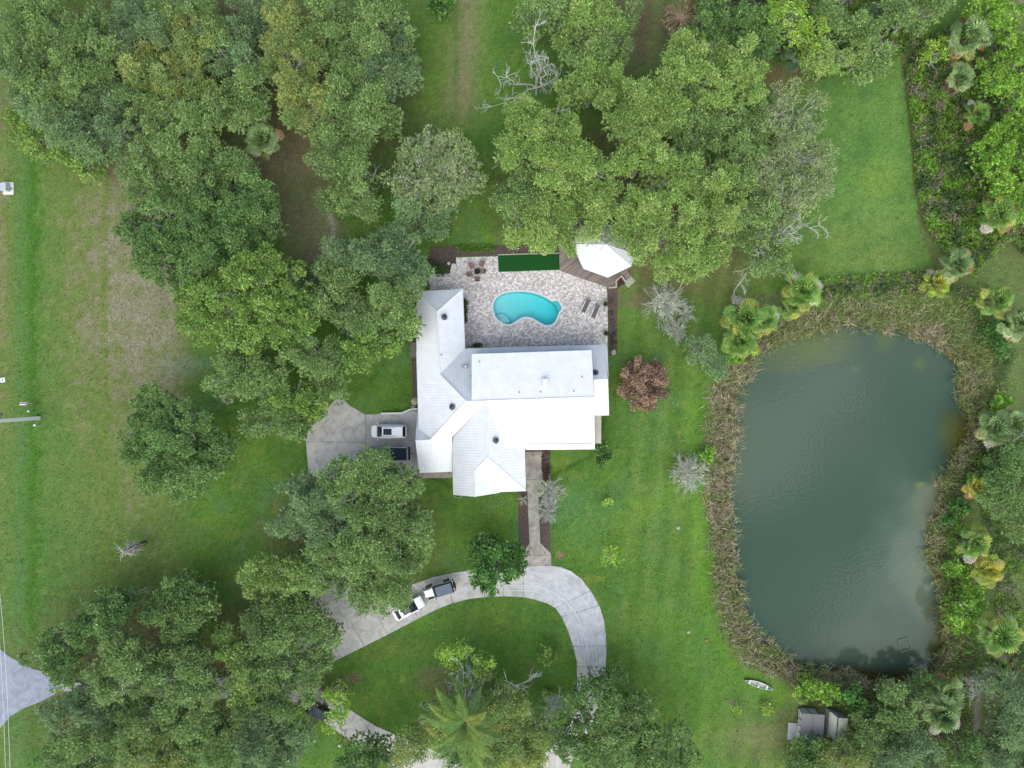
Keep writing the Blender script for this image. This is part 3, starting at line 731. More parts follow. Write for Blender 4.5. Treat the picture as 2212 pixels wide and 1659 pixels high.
cz = 7.16
cW = Pl((938, 946, cz), (950, 1305, cz), (719, 1300, 4.5))
cE = Pl((938, 946, cz), (950, 1305, cz), (1194, 1400, 4.35))
az = cW.at(865, 1390).z
sW = cW

cS = Pl((950, 1305, cz), (865, 1390, az), (1110, 1523, 4.4))
sE = Pl((865, 1390, az), (865, 1560, az), (1026, 1527, cS.at(1026, 1527).z))
dS = Pl((1638, 912, 7.24), (942, 937, cE.at(942, 950).z + .06), (1060, 1234, cE.at(1060, 1232).z + .05))
eS = Pl((1636, 801, 6.05), (1728, 799, 6.05), (1735, 1030, 4.0))
faces = [
 ('w', wW, [(484, 330), (502, 228), (620, 360), (640, 765), (810, 940), (575, 1190), (502, 1120), (488, 620)]),
 ('n', wNh, [(502, 228), (785, 214), (620, 360)]),
 ('e', wE, [(785, 214), (800, 602), (640, 765), (620, 360)]),
 ('n', wN, [(800, 602), (1703, 576), (1718, 575), (1703, 608), (1728, 799), (1636, 801), (1638, 912), (810, 940), (640, 765)]),
 ('s', wS, [(810, 940), (1638, 912), (1642, 1250), (1195, 1254), (1190, 1240), (938, 946), (715, 1175), (719, 1398), (505, 1406), (480, 1195), (575, 1190)]),
 ('g', wGb, [(502, 1120), (575, 1190), (480, 1195), (495, 985)]),
 ('c', cW, [(938, 946), (950, 1305), (865, 1390), (865, 1560), (725, 1548), (719, 1300), (716, 1175)]),
 ('c', cE, [(938, 946), (1060, 1232), (1190, 1238), (1197, 1521), (950, 1305)]),
 ('s', cS, [(950, 1305), (1197, 1521), (1026, 1527), (865, 1390)]),
 ('c', sE, [(865, 1390), (1026, 1527), (1025, 1535), (865, 1560)]),
 ('s', eS, [(1636, 801), (1728, 799), (1735, 1030), (1640, 1032)]),
]
rf = MB(); rb = MB(); caps = MB()
for k, pl, xy in faces:
    pts = pl.poly(*xy)
    roof_part(rf, pts)
    ribs(rb, [p.copy() for p in pts], pl.n)
a, b_, c_ = wN.at(1718, 575), wN.at(1703, 608), wN.at(1728, 799)
roof_part(rf, [a + Vector((.16, 0, -.25)), c_ + Vector((.1, 0, -.02)), b_])
hp(rf.build('roof', M['roof'])); hp(rb.build('roof_seams', M['roof']))
for pl, p, q in [(wW, (620, 360), (640, 765)), (wW, (640, 765), (810, 940)), (wW, (810, 940), (575, 1190)), (wNh, (785, 214), (620, 360)), (wNh, (502, 228), (620, 360)), (cW, (938, 946), (950, 1305)), (cS, (950, 1305), (1197, 1521)), (cS, (865, 1390), (950, 1305)), (sE, (865, 1390), (865, 1560)), (eS, (1636, 801), (1728, 799)), (wS, (480, 1195), (575, 1190)), (wS, (810, 940), (845, 939))]:
    caps = MB(); cap(caps, pl.at(*p), pl.at(*q)); hp(caps.build('ridge_cap', M['roof']))
for nm, pl, xy in [('dormer_roof', dN, [(845, 635), (1622, 610), (1638, 912), (845, 940)]), ('dormer_roof', dS, [(934, 938), (1638, 912), (1642, 1236), (1053, 1238)])]:
    m1 = MB(); pts = pl.poly(*xy); roof_part(m1, pts, .14); o = hp(m1.build(nm, M['roof']))
    m2 = MB(); ribs(m2, pts, pl.n, step=.3, h=.018, w=.035); s_ = m2.build('seams', M['roof'], o)
m1 = MB(); cap(m1, dN.at(845, 940) + Vector((0, 0, .02)), dN.at(1638, 912) + Vector((0, 0, .02)), .08); hp(m1.build('ridge_cap', M['roof']))
# walls
def rect(x0, y0, x1, y1, z=4.0, i=.5):
    pts = [P(*Z5(x, y), z) for x, y in ((x0, y0), (x1, y0), (x1, y1), (x0, y1))]
    c = sum(pts, Vector()) / 4
    return [(p.x - math.copysign(i, p.x - c.x), p.y - math.copysign(i, p.y - c.y)) for p in pts]
wl_ = MB()
for k, (r_, zt) in enumerate([((490, 225, 780, 1110), 3.85), ((640, 610, 1710, 1240), 3.78), ((505, 1015, 722, 1396), 2.5), ((724, 950, 1190, 1525), 3.95), ((1630, 580, 1730, 1025), 3.7)]):
    wl_.prism(rect(*r_), -.2 - .01 * k, zt)
o = hp(wl_.build('wall', M['stucco']))
dw = MB(); dw.prism(rect(850, 645, 1632, 1225, 6.1, .12), 4.0, 6.0); hp(dw.build('dormer_wall', M['stucco']))
gw = MB()
p0, p1, p2 = wS.at(500, 1400), wS.at(484, 1195), wGb.at(497, 1000)
t_ = Vector((.5, 0, -.22))
gw.add([p0 + t_, p1 + t_, p2 + t_, p0 + t_ + Vector((.2, 0, 0)), p1 + t_ + Vector((.2, 0, 0)), p2 + t_ + Vector((.2, 0, 0))], [(0, 1, 2), (5, 4, 3), (0, 3, 4, 1), (1, 4, 5, 2), (2, 5, 3, 0)])
hp(gw.build('gable_wall', M['stucco']))
for x in (1050, 1330): pass
def wallbox(nm, c, d, m, sub=None):
    mb = MB(); mb.box(c, d); return hp(mb.build(nm, m))
sy = P(*Z5(1400, 1240), 4)[1] + .5
for x in (1260, 1400, 1540):
    wx_ = P(*Z5(x, 1240), 2)[0]
    f = wallbox('window', (wx_, sy - .03, 1.6), (1.4, .1, 1.3), M['white'])
    g_ = MB(); g_.box((wx_, sy - .09, 1.6), (1.2, .03, 1.1)); o = g_.build('pane', M['glass'], f)
gx_ = P(*Z5(505, 1200), 2.5)[0] + .5
for y in (1110, 1300):
    wallbox('garage_door', (gx_ - .04, P(*Z5(500, y), 2)[1], 1.1), (.1, 3.6, 2.2), M['white'])
wallbox('front_door', (P(*Z5(1245, 1240), 2)[0] - 3, sy - .03, 1.05), (1.0, .1, 2.1), mat('brown_door', A(90, 60, 45)))
# things set in the roof
def on(pl, x, y): return pl.at(x, y), pl.n
def solar_vent(pl, x, y, rz):
    p, n = on(pl, x, y)
    q = n.to_track_quat('Z', 'Y').to_matrix()
    v = MB(); v.cyl(p - n * .1, p + n * .16, .36, .33, 18); v.cyl(p + n * .16, p + n * .22, .40, .40, 18); o = hp(v.build('roof_vent', M['galv']))
    d = MB(); d.cyl(p + n * .222, p + n * .26, .42, .36, 18); d.build('hood', mat('vent_hood', A(88, 92, 98), .5), o)
    s_ = MB(); R = q @ Matrix.Rotation(rz, 3, 'Z'); s_.box(p + n * .34 + R @ Vector((.12, 0, 0)), (.46, .40, .03), M=R)
    s_.build('solar_panel', mat('solar_cells', (.02, .03, .07), .15), o)
    s2 = MB()
    for dx, dy, sx, sy_ in ((-.13, 0, .03, .42), (.37, 0, .03, .42), (.12, .21, .53, .03), (.12, -.21, .53, .03)): s2.box(p + n * .35 + R @ Vector((dx, dy, 0)), (sx, sy_, .04), M=R)
    s2.build('panel_frame', M['galv'], o)
solar_vent(wE, 665, 397, 0); solar_vent(wW, 722, 978, math.pi); solar_vent(cE, 998, 1195, 0); solar_vent(wN, 1645, 760, math.radians(80))
p, n = on(wN, 807, 716); v = MB(); v.box(p + Vector((0, 0, .15)), (.44, .44, .4)); o = hp(v.build('roof_vent', M['galv'])); v = MB(); v.box(p + Vector((0, 0, .37)), (.28, .28, .05)); v.build('lid', M['chrome'], o)
p, n = on(wN, 783, 718); v = MB(); v.cyl(p - n * .1, p + Vector((0, 0, .4)), .09, n=10); v.cyl(p + Vector((0, 0, .4)), p + Vector((0, 0, .5)), .14, .05, 10); hp(v.build('flue_pipe', M['chrome']))
for pl, x, y in [(wE, 650, 641), (dN, 895, 684), (dN, 1560, 783), (dN, 1154, 883), (dN, 1292, 880), (dN, 1507, 875), (wN, 843, 777)]:
    p, n = on(pl, x, y); v = MB(); v.cyl(p - n * .05, p + Vector((0, 0, .3)), .055, n=8); v.cyl(p - n * .02, p + n * .05, .13, .08, 8); hp(v.build('vent_pipe', M['galv']))
# chimney on its flat cricket
q = [dN.at(x, y) for x, y in ((1300, 843), (1340, 843), (1336, 772), (1296, 776))]
v = MB(); v.loft([[a + Vector((0, 0, -.1)) for a in q], [q[0] + Vector((.05, .05, .16)), q[1] + Vector((-.05, .05, .16)), q[2] + Vector((-.05, -.1, .05)), q[3] + Vector((.05, -.1, .05))]])
hp(v.build('chimney_flashing', M['roof']))
p = dN.at(1320, 812)
v = MB(); v.box(p + Vector((0, 0, .35)), (.52, .52, .75)); o = hp(v.build('chimney', mat('chimney_metal', A(214, 216, 216), .5)))
v = MB(); v.box(p + Vector((0, 0, .78)), (.62, .62, .07)); v.build('chimney_cap', M['white'], o)
# gutters along the eaves
for pl, a_, b_ in [(wN, (805, 601), (1703, 576)), (wS, (1200, 1254), (1642, 1250)), (wE, (785, 216), (800, 600)), (wW, (488, 620), (502, 1116)), (eS, (1642, 1032), (1735, 1030)), (cS, (1030, 1527), (1195, 1521))]:
    v = MB(); v.cyl(pl.at(*a_) - Vector((0, 0, .12)), pl.at(*b_) - Vector((0, 0, .12)), .07, n=6); hp(v.build('gutter', M['white']))

# ------------------------------------------------------------------ gazebo and deck
def C7(x, y): return (1167.4 + x * .1111, 491.5 + y * .1111)
gz_ = empty('gazebo', P(1305, 548), 'white metal roofed gazebo half hidden by oaks on the wooden deck', 'gazebo')
def pin(o, root): o.parent = root; o.location = -root.location; return o
ev = [(620, 322), (830, 795), (1310, 970), (1765, 750), (1845, 520), (1700, 60), (1260, -80), (790, -10)]
evp = [P(*C7(x, y), 2.9) for x, y in ev]; ap = P(*C7(1275, 330), 5.2)
r_ = MB(); rb = MB()
for i in range(len(evp)):
    a_, b_ = evp[i], evp[(i + 1) % len(evp)]
    r_.add([a_, b_, ap, a_ - Vector((0, 0, .14)), b_ - Vector((0, 0, .14)), ap - Vector((0, 0, .14))], [(0, 1, 2), (5, 4, 3), (1, 0, 3, 4), (2, 1, 4, 5), (0, 2, 5, 3)])
    n = (b_ - a_).cross(ap - a_).normalized(); n = n if n.z > 0 else -n
    ribs(rb, [a_.copy(), b_.copy(), ap.copy()], n, step=.42)
pin(r_.build('roof', M['roof']), gz_); pin(rb.build('roof_seams', M['roof']), gz_)
v = MB()
for a_ in evp: cap(v, a_, ap, .07)
pin(v.build('ridge_cap', M['roof']), gz_)
cx_ = sum(evp, Vector()) / 8
for a_ in evp:
    q = cx_.lerp(a_, .86); v = MB(); v.box((q.x, q.y, 1.5), (.16, .16, 2.6)); pin(v.build('post', M['wood']), gz_)
def wood_deck_mat():
    m = mat('deck_boards', A(150, 138, 130), .8); nt = m.node_tree; b = nt.nodes['Principled BSDF']
    g = nt.nodes.new('ShaderNodeNewGeometry'); mp_ = nt.nodes.new('ShaderNodeMapping'); mp_.inputs['Rotation'].default_value = (0, 0, math.radians(-37)); mp_.inputs['Scale'].default_value = (1, 1, 1)
    br = nt.nodes.new('ShaderNodeTexBrick'); br.inputs['Scale'].default_value = 1.0; br.inputs['Brick Width'].default_value = 4.2; br.inputs['Row Height'].default_value = .16; br.inputs['Mortar Size'].default_value = .012; br.inputs['Bias'].default_value = 0
    br.inputs['Color1'].default_value = (*A(166, 152, 144), 1); br.inputs['Color2'].default_value = (*A(128, 116, 110), 1); br.inputs['Mortar'].default_value = (*A(80, 72, 68), 1)
    mp_.inputs['Rotation'].default_value = (0, 0, math.radians(-40))
    nt.links.new(g.outputs['Position'], mp_.inputs[0]); nt.links.new(mp_.outputs[0], br.inputs[0]); nt.links.new(br.outputs[0], b.inputs['Base Color'])
    return m
M['deck'] = wood_deck_mat()
dk = [(1207,505),(1209,584),(1311,620),(1330,619),(1329,605),(1341,594),(1354,585),(1381,561),(1378,500),(1300,470),(1215,480)]
v = MB(); v.prism(W2(dk, .35), -.1, .35); tag(v.build('deck', M['deck']), 'weathered grey board deck wrapping round the white roofed gazebo', 'deck')
v = MB(); v.prism(W2([(1315,619.5),(1315,622.5),(1333,621),(1333,607),(1342.5,598),(1350,610),(1353,607.5),(1343,593.5),(1329.5,605.5),(1330,618.5)], .6), 0, .62)
tag(v.build('seat_wall', M['brick']), 'low tan zigzag retaining wall at the deck corner by the gazebo', 'retaining wall')
st = empty('deck_stairs', P(1357, 602), 'short stair with stone landing leaving the deck beside the gazebo', 'stairs')
v = MB()
for k in range(3):
    a0, a1 = k / 3, (k + 1) / 3
    A0, A1, B0, B1 = (1343, 592.5), (1354, 604.5), (1354, 585), (1365, 597)
    L = lambda u, v_, t: (u[0] + (v_[0] - u[0]) * t, u[1] + (v_[1] - u[1]) * t)
    v.prism(W2([L(A0, A1, a0), L(A0, A1, a1), L(B0, B1, a1), L(B0, B1, a0)], .2), -.05, .32 - .08 * k)
pin(v.build('steps', M['deck']), st)
v = MB(); v.prism(W2([(1346.5,610),(1357,621.5),(1373,607),(1362,595.5)], .1), -.05, .10); pin(v.build('landing', mat('mossy_stone', A(176, 180, 158), .9, noise=.28, nscale=7)), st)
# white curved retaining wall by the garage
v = MB()
cpt = [(822.5,893.5),(868,892.5),(878,888),(888,884.5),(904,883.5)]
pts = [P(x, y, .7) for x, y in cpt]
for a_, b_ in zip(pts[:-1], pts[1:]):
    d_ = (b_ - a_).normalized(); n_ = Vector((-d_.y, d_.x, 0)) * .12
    v.prism([tuple((a_ + n_)[:2]), tuple((a_ - n_)[:2]), tuple((b_ - n_)[:2]), tuple((b_ + n_)[:2])], -.2, .7)
tag(v.build('retaining_wall', M['white']), 'low white wall stepping back along the grass above the parked white car', 'retaining wall')
v = MB(); v.prism(W2([(886.6,736),(903,735.5),(904,771.5),(887,772)]), -.1, .28); v.prism(W2([(889,739),(901,739),(901,752),(889,752)], .8), .28, .95)
tag(v.build('equipment_pad', mat('weathered_slab', A(128, 124, 118), .9, noise=.12, nscale=5)), 'grey slab with equipment box against the west eave of the house', 'equipment pad')
# white planter wall beside the west wing
pr = empty('planter', P(1005, 672), 'long pale planter with dark clipped hedge beside the patio wall of the house', 'planter')
v = MB(); o_ = W2([(1000,645.5),(1008.8,645.5),(1009.4,700),(1001,700.3)], .4); i_ = W2([(1000.6,647),(1007.2,647),(1007.8,698.6),(1001.6,698.8)], .4)
for k in range(4):
    j = (k + 1) % 4; v.prism([o_[k], o_[j], i_[j], i_[k]], -.1, .4)
pin(v.build('box', mat('planter_render', A(206, 202, 190), .8)), pr)
v = MB(); v.prism(i_, -.1, .3); pin(v.build('soil', M['mulch']), pr)
# ------------------------------------------------------------------ vehicles
def ring(x, w, z0, z1, r=.25, k=3):
    """cross-section at length x: rounded box of half width w from z0 to z1"""
    pts = []
    r = min(r, w * .9, (z1 - z0) * .48)
    for cx, cz, a0 in ((w - r, z0 + r * .4, -90), (w - r, z1 - r, 0), (-w + r, z1 - r, 90), (-w + r, z0 + r * .4, 180)):
        rr_ = r if cz > (z0 + z1) / 2 else r * .4
        cx = (w - rr_) * (1 if cx > 0 else -1)
        for i in range(k + 1):
            t = math.radians(a0 + 90 * i / k); pts.append(Vector((x, cx + rr_ * math.cos(t), cz + rr_ * math.sin(t))))
    return pts
def car(kind, loc, rz, label, paint, L=4.8, W=1.9, H=1.7, cat='car'):
    """x forward, origin at ground centre"""
    r = empty({'pickup': 'pickup_truck', 'jeep': 'parked_jeep'}.get(kind, 'parked_car'), loc, label, cat, rz=rz)
    h = W / 2; f = L / 2
    belt = H * .60
    b = MB()
    hood = belt * .96 if kind != 'jeep' else belt * 1.0
    if kind == 'jeep':
        prof = [(-f, h * .80, .5, belt), (-f + .08, h * .84, .42, belt), (-.2, h * .84, .40, belt), (f * .30, h * .82, .40, belt), (f * .40, h * .66, .45, hood), (f - .15, h * .56, .5, hood * .96), (f - .05, h * .54, .55, hood * .9)]
    else:
        prof = [(-f, h * .70, .42, belt * .86), (-f + .10, h * .88, .34, belt * .97), (-f + .5, h * .97, .30, belt), (-.3, h, .28, belt), (f * .35, h, .28, belt), (f * .60, h * .98, .30, hood * .97), (f * .82, h * .93, .32, hood * .90), (f - .14, h * .80, .36, hood * .80), (f, h * .56, .44, hood * .66)]
    b.loft([ring(x, w, z0, z1, .2) for x, w, z0, z1 in prof])
    b.build('body', paint, r, smooth=True)
    # glasshouse (dark) with painted roof and pillars
    if kind == 'suv':   gs = [(-f + .12, .74, belt - .02, belt + .05), (-f + .38, .70, belt - .05, H - .12), (-.4, .74, belt - .05, H - .02), (.86, .72, belt - .05, H - .07), (1.58, .80, belt - .05, belt + .03)]
    elif kind == 'sedan': gs = [(-f * .84, .74, belt - .04, belt + .03), (-f * .56, .70, belt - .04, H - .1), (-.1, .72, belt - .04, H - .02), (.30, .70, belt - .04, H - .06), (f * .52, .80, belt - .04, belt + .03)]
    elif kind == 'pickup': gs = [(-.35, .78, belt - .04, belt + .1), (-.15, .74, belt - .04, H - .1), (.5, .76, belt - .04, H - .02), (1.0, .74, belt - .04, H - .08), (1.75, .82, belt - .04, belt + .04)]
    else: gs = [(-f + .05, h * .80, belt - .04, H - .12), (-f + .12, h * .78, belt - .04, H - .06), (0, h * .78, belt - .04, H - .03), (f * .22, h * .77, belt - .04, H - .05), (f * .40, h * .78, belt - .04, belt + .04)]
    w0 = h if kind != 'jeep' else 1
    gm_ = M['glass'] if kind != 'jeep' else M['black']
    g = MB(); g.loft([ring(x, w * (h / .95 if kind != 'jeep' else 1) * (1.0), z0, z1, .16) for x, w, z0, z1 in gs]); g.build('windows' if kind != 'jeep' else 'cabin', gm_, r, smooth=True)
    inner = gs[1:-1]
    t = MB(); t.loft([ring(x + (.06 if i == 0 else (-.10 if i == len(inner) - 1 else 0)), w * (h / .95 if kind != 'jeep' else 1) * .985, z1 - .10, z1 + .025, .10) for i, (x, w, z0, z1) in enumerate(inner)])
    t.build('roof', M['greytop'] if kind == 'jeep' else paint, r, smooth=False, bevel=.01)
    if kind != 'jeep':
        ss = h / .95
        class _P:
            def cyl(s, *a, **k): m_b = MB(); m_b.cyl(*a, **k); m_b.build('pillar', paint, r)
        pl = _P()
        for s_ in (-1, 1):
            pl.cyl((gs[-1][0] - .05, s_ * gs[-1][1] * ss * .96, belt + .02), (gs[-2][0] - .08, s_ * gs[-2][1] * ss * .90, gs[-2][3] - .02), .045, n=6)
            pl.cyl((gs[0][0] + .1, s_ * gs[0][1] * ss * .96, belt + .02), (gs[1][0] + .05, s_ * gs[1][1] * ss * .90, gs[1][3] - .02), .06, n=6)
            m_ = len(gs) // 2
            pl.cyl((gs[m_][0], s_ * h * .965, belt), (gs[m_][0] - .05, s_ * gs[m_][1] * ss * .92, gs[m_][3] - .06), .05, n=6)
    if kind == 'suv':
        s_ = MB(); s_.box((.02, 0, H + .01), (1.12, .84, .02)); s_.build('sunroof', mat('sunroof_glass', (.02, .025, .04), .35, 0, .2), r, bevel=.005)
        for y in (-.58, .58):
            q = MB(); q.cyl((-1.15, y, H + .02), (.72, y, H + .02), .028, n=6); q.build('roof_rail', M['chrome'], r)
    if kind == 'sedan':
        s_ = MB(); s_.box((-.25, 0, H + .01), (1.0, .9, .02)); s_.build('glass_roof', mat('tinted_glass', (.06, .08, .10), .08), r, bevel=.005)
    if kind == 'pickup':
        s_ = MB(); s_.box((-1.62, 0, belt + .02), (2.25, W * .84, .06)); s_.build('bed_cover', M['bedcover'], r, bevel=.02)
        s_ = MB()
        for y in (-1, 1): s_.box((-1.62, y * h * .93, belt + .03), (2.4, .09, .07))
        s_.box((-2.80, 0, belt + .03), (.07, W * .88, .07)); s_.build('bed_rail', M['cargrey'], r)
        s_ = MB(); s_.box((-f - .12, 0, .5), (.22, W * .94, .2)); s_.box((-f - .38, 0, .42), (.4, .09, .09)); s_.build('rear_bumper', M['black'], r, bevel=.02)
    if kind == 'jeep':
        s_ = MB(); s_.cyl((-f - .04, 0, .95), (-f - .26, 0, .95), .38, n=18); s_.build('spare_wheel', M['rubber'], r)
        s_ = MB(); s_.box((f + .02, 0, .55), (.18, W * .80, .18)); s_.build('bumper', M['black'], r, bevel=.02); s_ = MB(); s_.box((-f - .05, 0, .5), (.15, W * .88, .18)); s_.build('bumper', M['black'], r, bevel=.02)
        s_ = MB()
        for y in (-1, 1):
            s_ = MB(); s_.box((f * .62, y * h * .80, .86), (1.0, .34, .07)); s_.build('fender', M['black'], r, bevel=.03)
            s_ = MB(); s_.box((-f * .62, y * h * .88, .86), (.95, .22, .07)); s_.build('fender', M['black'], r, bevel=.03)
        s_ = MB(); s_.box((f * .40, 0, belt + .02), (.08, h * 1.5, .06)); s_.build('windscreen_frame', paint, r)
        if paint is M['carwhite']:
            s_ = MB(); s_.box((f * .68, 0, hood + .01), (1.15, h * .95, .03)); s_.build('bonnet', paint, r, bevel=.03)
    wr = .36 if kind != 'jeep' else .41
    for sx in (-1, 1):
        for sy_ in (-1, 1):
            v = MB(); x = sx * f * .61; y = sy_ * (h - .10)
            v.cyl((x, y - .12, wr), (x, y + .12, wr), wr, n=20); o = v.build('wheel', M['rubber'], r)
            v = MB(); v.cyl((x, y + sy_ * .12, wr), (x, y + sy_ * .135, wr), wr * .6, n=14); v.build('rim', M['chrome'], o)
    for y in (-1, 1):
        v = MB(); v.box((gs[-1][0] - .12, y * (h + .12), belt + .07), (.10, .24, .15)); v.build('mirror', paint if kind != 'jeep' else M['black'], r, bevel=.02)
        v = MB(); v.box((f - .16 if kind != 'jeep' else f - .06, y * h * (.68 if kind != 'jeep' else .40), belt * .68), (.20, .34, .12)); v.build('headlight', M['lens'], r, bevel=.03)
        v = MB(); v.box((-f + .07, y * h * .74, belt * .82), (.12, .26, .16)); v.build('tail_light', M['red'], r, bevel=.02)
    v = MB(); v.box((f - .02, 0, .38), (.1, W * .5, .14)); v.build('number_plate' if False else 'grille', M['black'], r)
    return r
car('suv', P(842.2, 930.9, .8), math.pi, 'white sport utility car with dark sunroof parked in front of the garage', M['carwhite'], 4.86, 1.90, 1.75)
car('pickup', P(838, 979, .7), math.pi, 'silver pickup truck with navy bed cover half hidden by the oak beside the garage', M['cargrey'], 5.8, 1.95, 1.85, cat='pickup truck')
car('jeep', P(950, 1270, .9), math.radians(197), 'white four wheel drive car with grey canvas top on the curved driveway', M['carwhite'], 4.1, 1.85, 1.85)
car('sedan', P(884, 1311, .7), math.radians(29), 'white car with glass roof parked under the oak nose to the grey topped one', M['carwhite'], 4.5, 1.82, 1.42)
car('jeep', P(681, 1521, .9), math.radians(148), 'dark four wheel drive car half hidden under branches on the lower driveway', M['cardark'], 4.2, 1.85, 1.85)

# ------------------------------------------------------------------ patio things
def lounger(name, loc, rz, label, rev=False):
    r = empty(name, loc, label, 'sun lounger', 'sun loungers on the patio', rz)
    s_ = MB()
    s_.box((-.28, 0, .34), (1.35, .58, .05)); s_.add([(.38, -.29, .36), (.38, .29, .36), (.98, .29, .72), (.98, -.29, .72), (.38, -.29, .31), (.38, .29, .31), (.98, .29, .67), (.98, -.29, .67)], [(0, 3, 2, 1), (4, 5, 6, 7), (0, 1, 5, 4), (2, 3, 7, 6), (1, 2, 6, 5), (3, 0, 4, 7)])
    s_.build('sling', mat('grey_sling', A(108, 104, 106), .8), r)
    f = MB()
    for y in (-.35, .35): f.box((-.16, y, .36), (1.66, .10, .07)); f.box((.0, y * 1.02, .52), (.70, .12, .04))
    f.build('frame', M['white'], r)
    for x in (-.85, .55):
        for y in (-.33, .33):
            l = MB(); l.box((x, y, .16), (.05, .05, .32)); l.build('leg', M['white'], r)
    return r
lounger('sun_lounger', P(1265.2, 661.3, .1), math.radians(65), 'grey sling lounger on white frame, nearer the pool')
lounger('sun_lounger', P(1285.7, 673, .1), math.radians(68), 'grey sling lounger on white frame, nearer the patio edge')
def pale_lounger():
    r = empty('lounge_chair', P(980, 583.5, .1), 'pale reclining chair on the dark mulch at the patio corner', 'lounge chair', rz=math.radians(80))
    s_ = MB(); s_.box((-.3, 0, .36), (.9, .6, .06)); s_.box((.45, 0, .52), (.72, .6, .06), M=Matrix.Rotation(-.45, 3, 'Y')); s_.box((-.9, 0, .30), (.35, .55, .05)); s_.build('seat', M['cream'], r)
    f = MB()
    for y in (-.34, .34): f.box((-.1, y, .42), (1.5, .06, .06))
    f.build('arm_rest', M['white'], r)
    for x in (-.7, .5):
        for y in (-.3, .3):
            l = MB(); l.box((x, y, .17), (.05, .05, .34)); l.build('leg', M['white'], r)
pale_lounger()
def fire_chair(x, y, to, label):
    p = P(x, y, .1); q = P(*to, .1); a = math.atan2(q.y - p.y, q.x - p.x)
    r = empty('patio_chair', p, label, 'chair', 'chairs round the fire pit', a)
    s_ = MB(); s_.box((.12, 0, .36), (.52, .50, .05)); s_.build('seat', M['terra'], r)
    s_ = MB(); s_.box((-.26, 0, .62), (.06, .52, .62), M=Matrix.Rotation(-.35, 3, 'Y')); s_.build('backrest', M['terra'], r)
    for y_ in (-.31, .31):
        s_ = MB(); s_.box((.05, y_, .55), (.62, .10, .03)); s_.box((.28, y_, .27), (.06, .06, .54)); s_.build('arm', M['terra'], r)
    for y_ in (-.24, .24):
        s_ = MB(); s_.box((-.25, y_, .18), (.06, .06, .36)); s_.build('leg', M['terra'], r)
FP = (1031.3, 586.8)
for x, y, l in [(1018.8, 575, 'red brown patio chair up and left of the fire pit'), (1041.3, 570.6, 'red brown patio chair up and right of the fire pit'), (1044.2, 586.8, 'red brown patio chair right of the fire pit'), (1014.9, 593.6, 'red brown patio chair down and left of the fire pit'), (1031.3, 604, 'red brown patio chair straight below the fire pit')]:
    fire_chair(x, y, FP, l)
r = empty('fire_pit', P(*FP, .09), 'round black fire pit in the ring of patio chairs', 'fire pit')
v = MB(); rings = []
for rad, z in ((.22, 0), (.34, .05), (.38, .38), (.42, .40), (.42, .42), (.34, .40), (.30, .2), (.05, .16)):
    rings.append([Vector((rad * math.cos(t), rad * math.sin(t), z)) for t in np.linspace(0, 2 * math.pi, 20, endpoint=False)])
v.loft(rings); v.build('bowl', M['black'], r)
v = MB(); v.cyl((-.36, 0, .42), (.36, 0, .42), .015, n=5); v.cyl((0, -.36, .42), (0, .36, .42), .015, n=5)
for rr_ in (.15, .27):
    for t in np.linspace(0, 2 * math.pi, 16): v.cyl((rr_ * math.cos(t), rr_ * math.sin(t), .42), (rr_ * math.cos(t + .4), rr_ * math.sin(t + .4), .42), .01, n=4)
v.build('grate', mat('rust_iron', (.08, .05, .04), .8), r)
def bucket(x, y, label, rad=.19, z=.05):
    r = empty('bucket', P(x, y, z), label, 'bucket')
    v = MB(); v.loft([[Vector((q * math.cos(t), q * math.sin(t), zz)) for t in np.linspace(0, 2 * math.pi, 16, endpoint=False)] for q, zz in ((rad * .8, 0), (rad, .34), (rad * 1.08, .36), (rad * .9, .35))]); v.build('pail', M['white'], r)
    v = MB(); v.cyl((0, 0, .345), (0, 0, .37), rad * .86, n=16); v.build('lid', M['cream'], r)
bucket(970, 570, 'round white bucket with lid on the dark mulch above the pale recliner')
v = MB(); v.cyl(P(1080.5, 716, .085), P(1080.5, 716, .10), .12, n=14); tag(v.build('skimmer_lid', M['white']), 'small white round skimmer lid set in the pavers below the pool', 'skimmer lid')
v = MB(); v.cyl(P(1219, 666, .085), P(1219, 666, .10), .13, n=14); tag(v.build('skimmer_lid', M['white']), 'small white round lid in the pavers right of the pool shelf', 'skimmer lid')
def iron_chair(x, y, a, label):
    r = empty('iron_chair', P(x, y, .1), label, 'chair', 'thin iron chairs at the patio edge', a)
    v = MB()
    for k in range(5): v.cyl((-.2, -.2 + k * .1, .45), (.2, -.2 + k * .1, .45), .014, n=4)
    v.build('seat', M['black'], r); v = MB(); v.cyl((-.2, -.22, .9), (-.2, .22, .9), .02, n=5); v.cyl((-.2, -.22, .45), (-.2, -.22, .9), .02, n=5); v.cyl((-.2, .22, .45), (-.2, .22, .9), .02, n=5); v.build('backrest', M['black'], r)
    for a_ in (-.2, .2):
        for b_ in (-.2, .2):
            v = MB(); v.cyl((a_, b_, 0), (a_, b_, .45), .018, n=5); v.build('leg', M['black'], r)
iron_chair(1305, 647.5, 2.6, 'thin black iron chair above the potted plant at the patio edge')
iron_chair(1305.5, 668, .4, 'thin black iron chair below the potted plant at the patio edge')

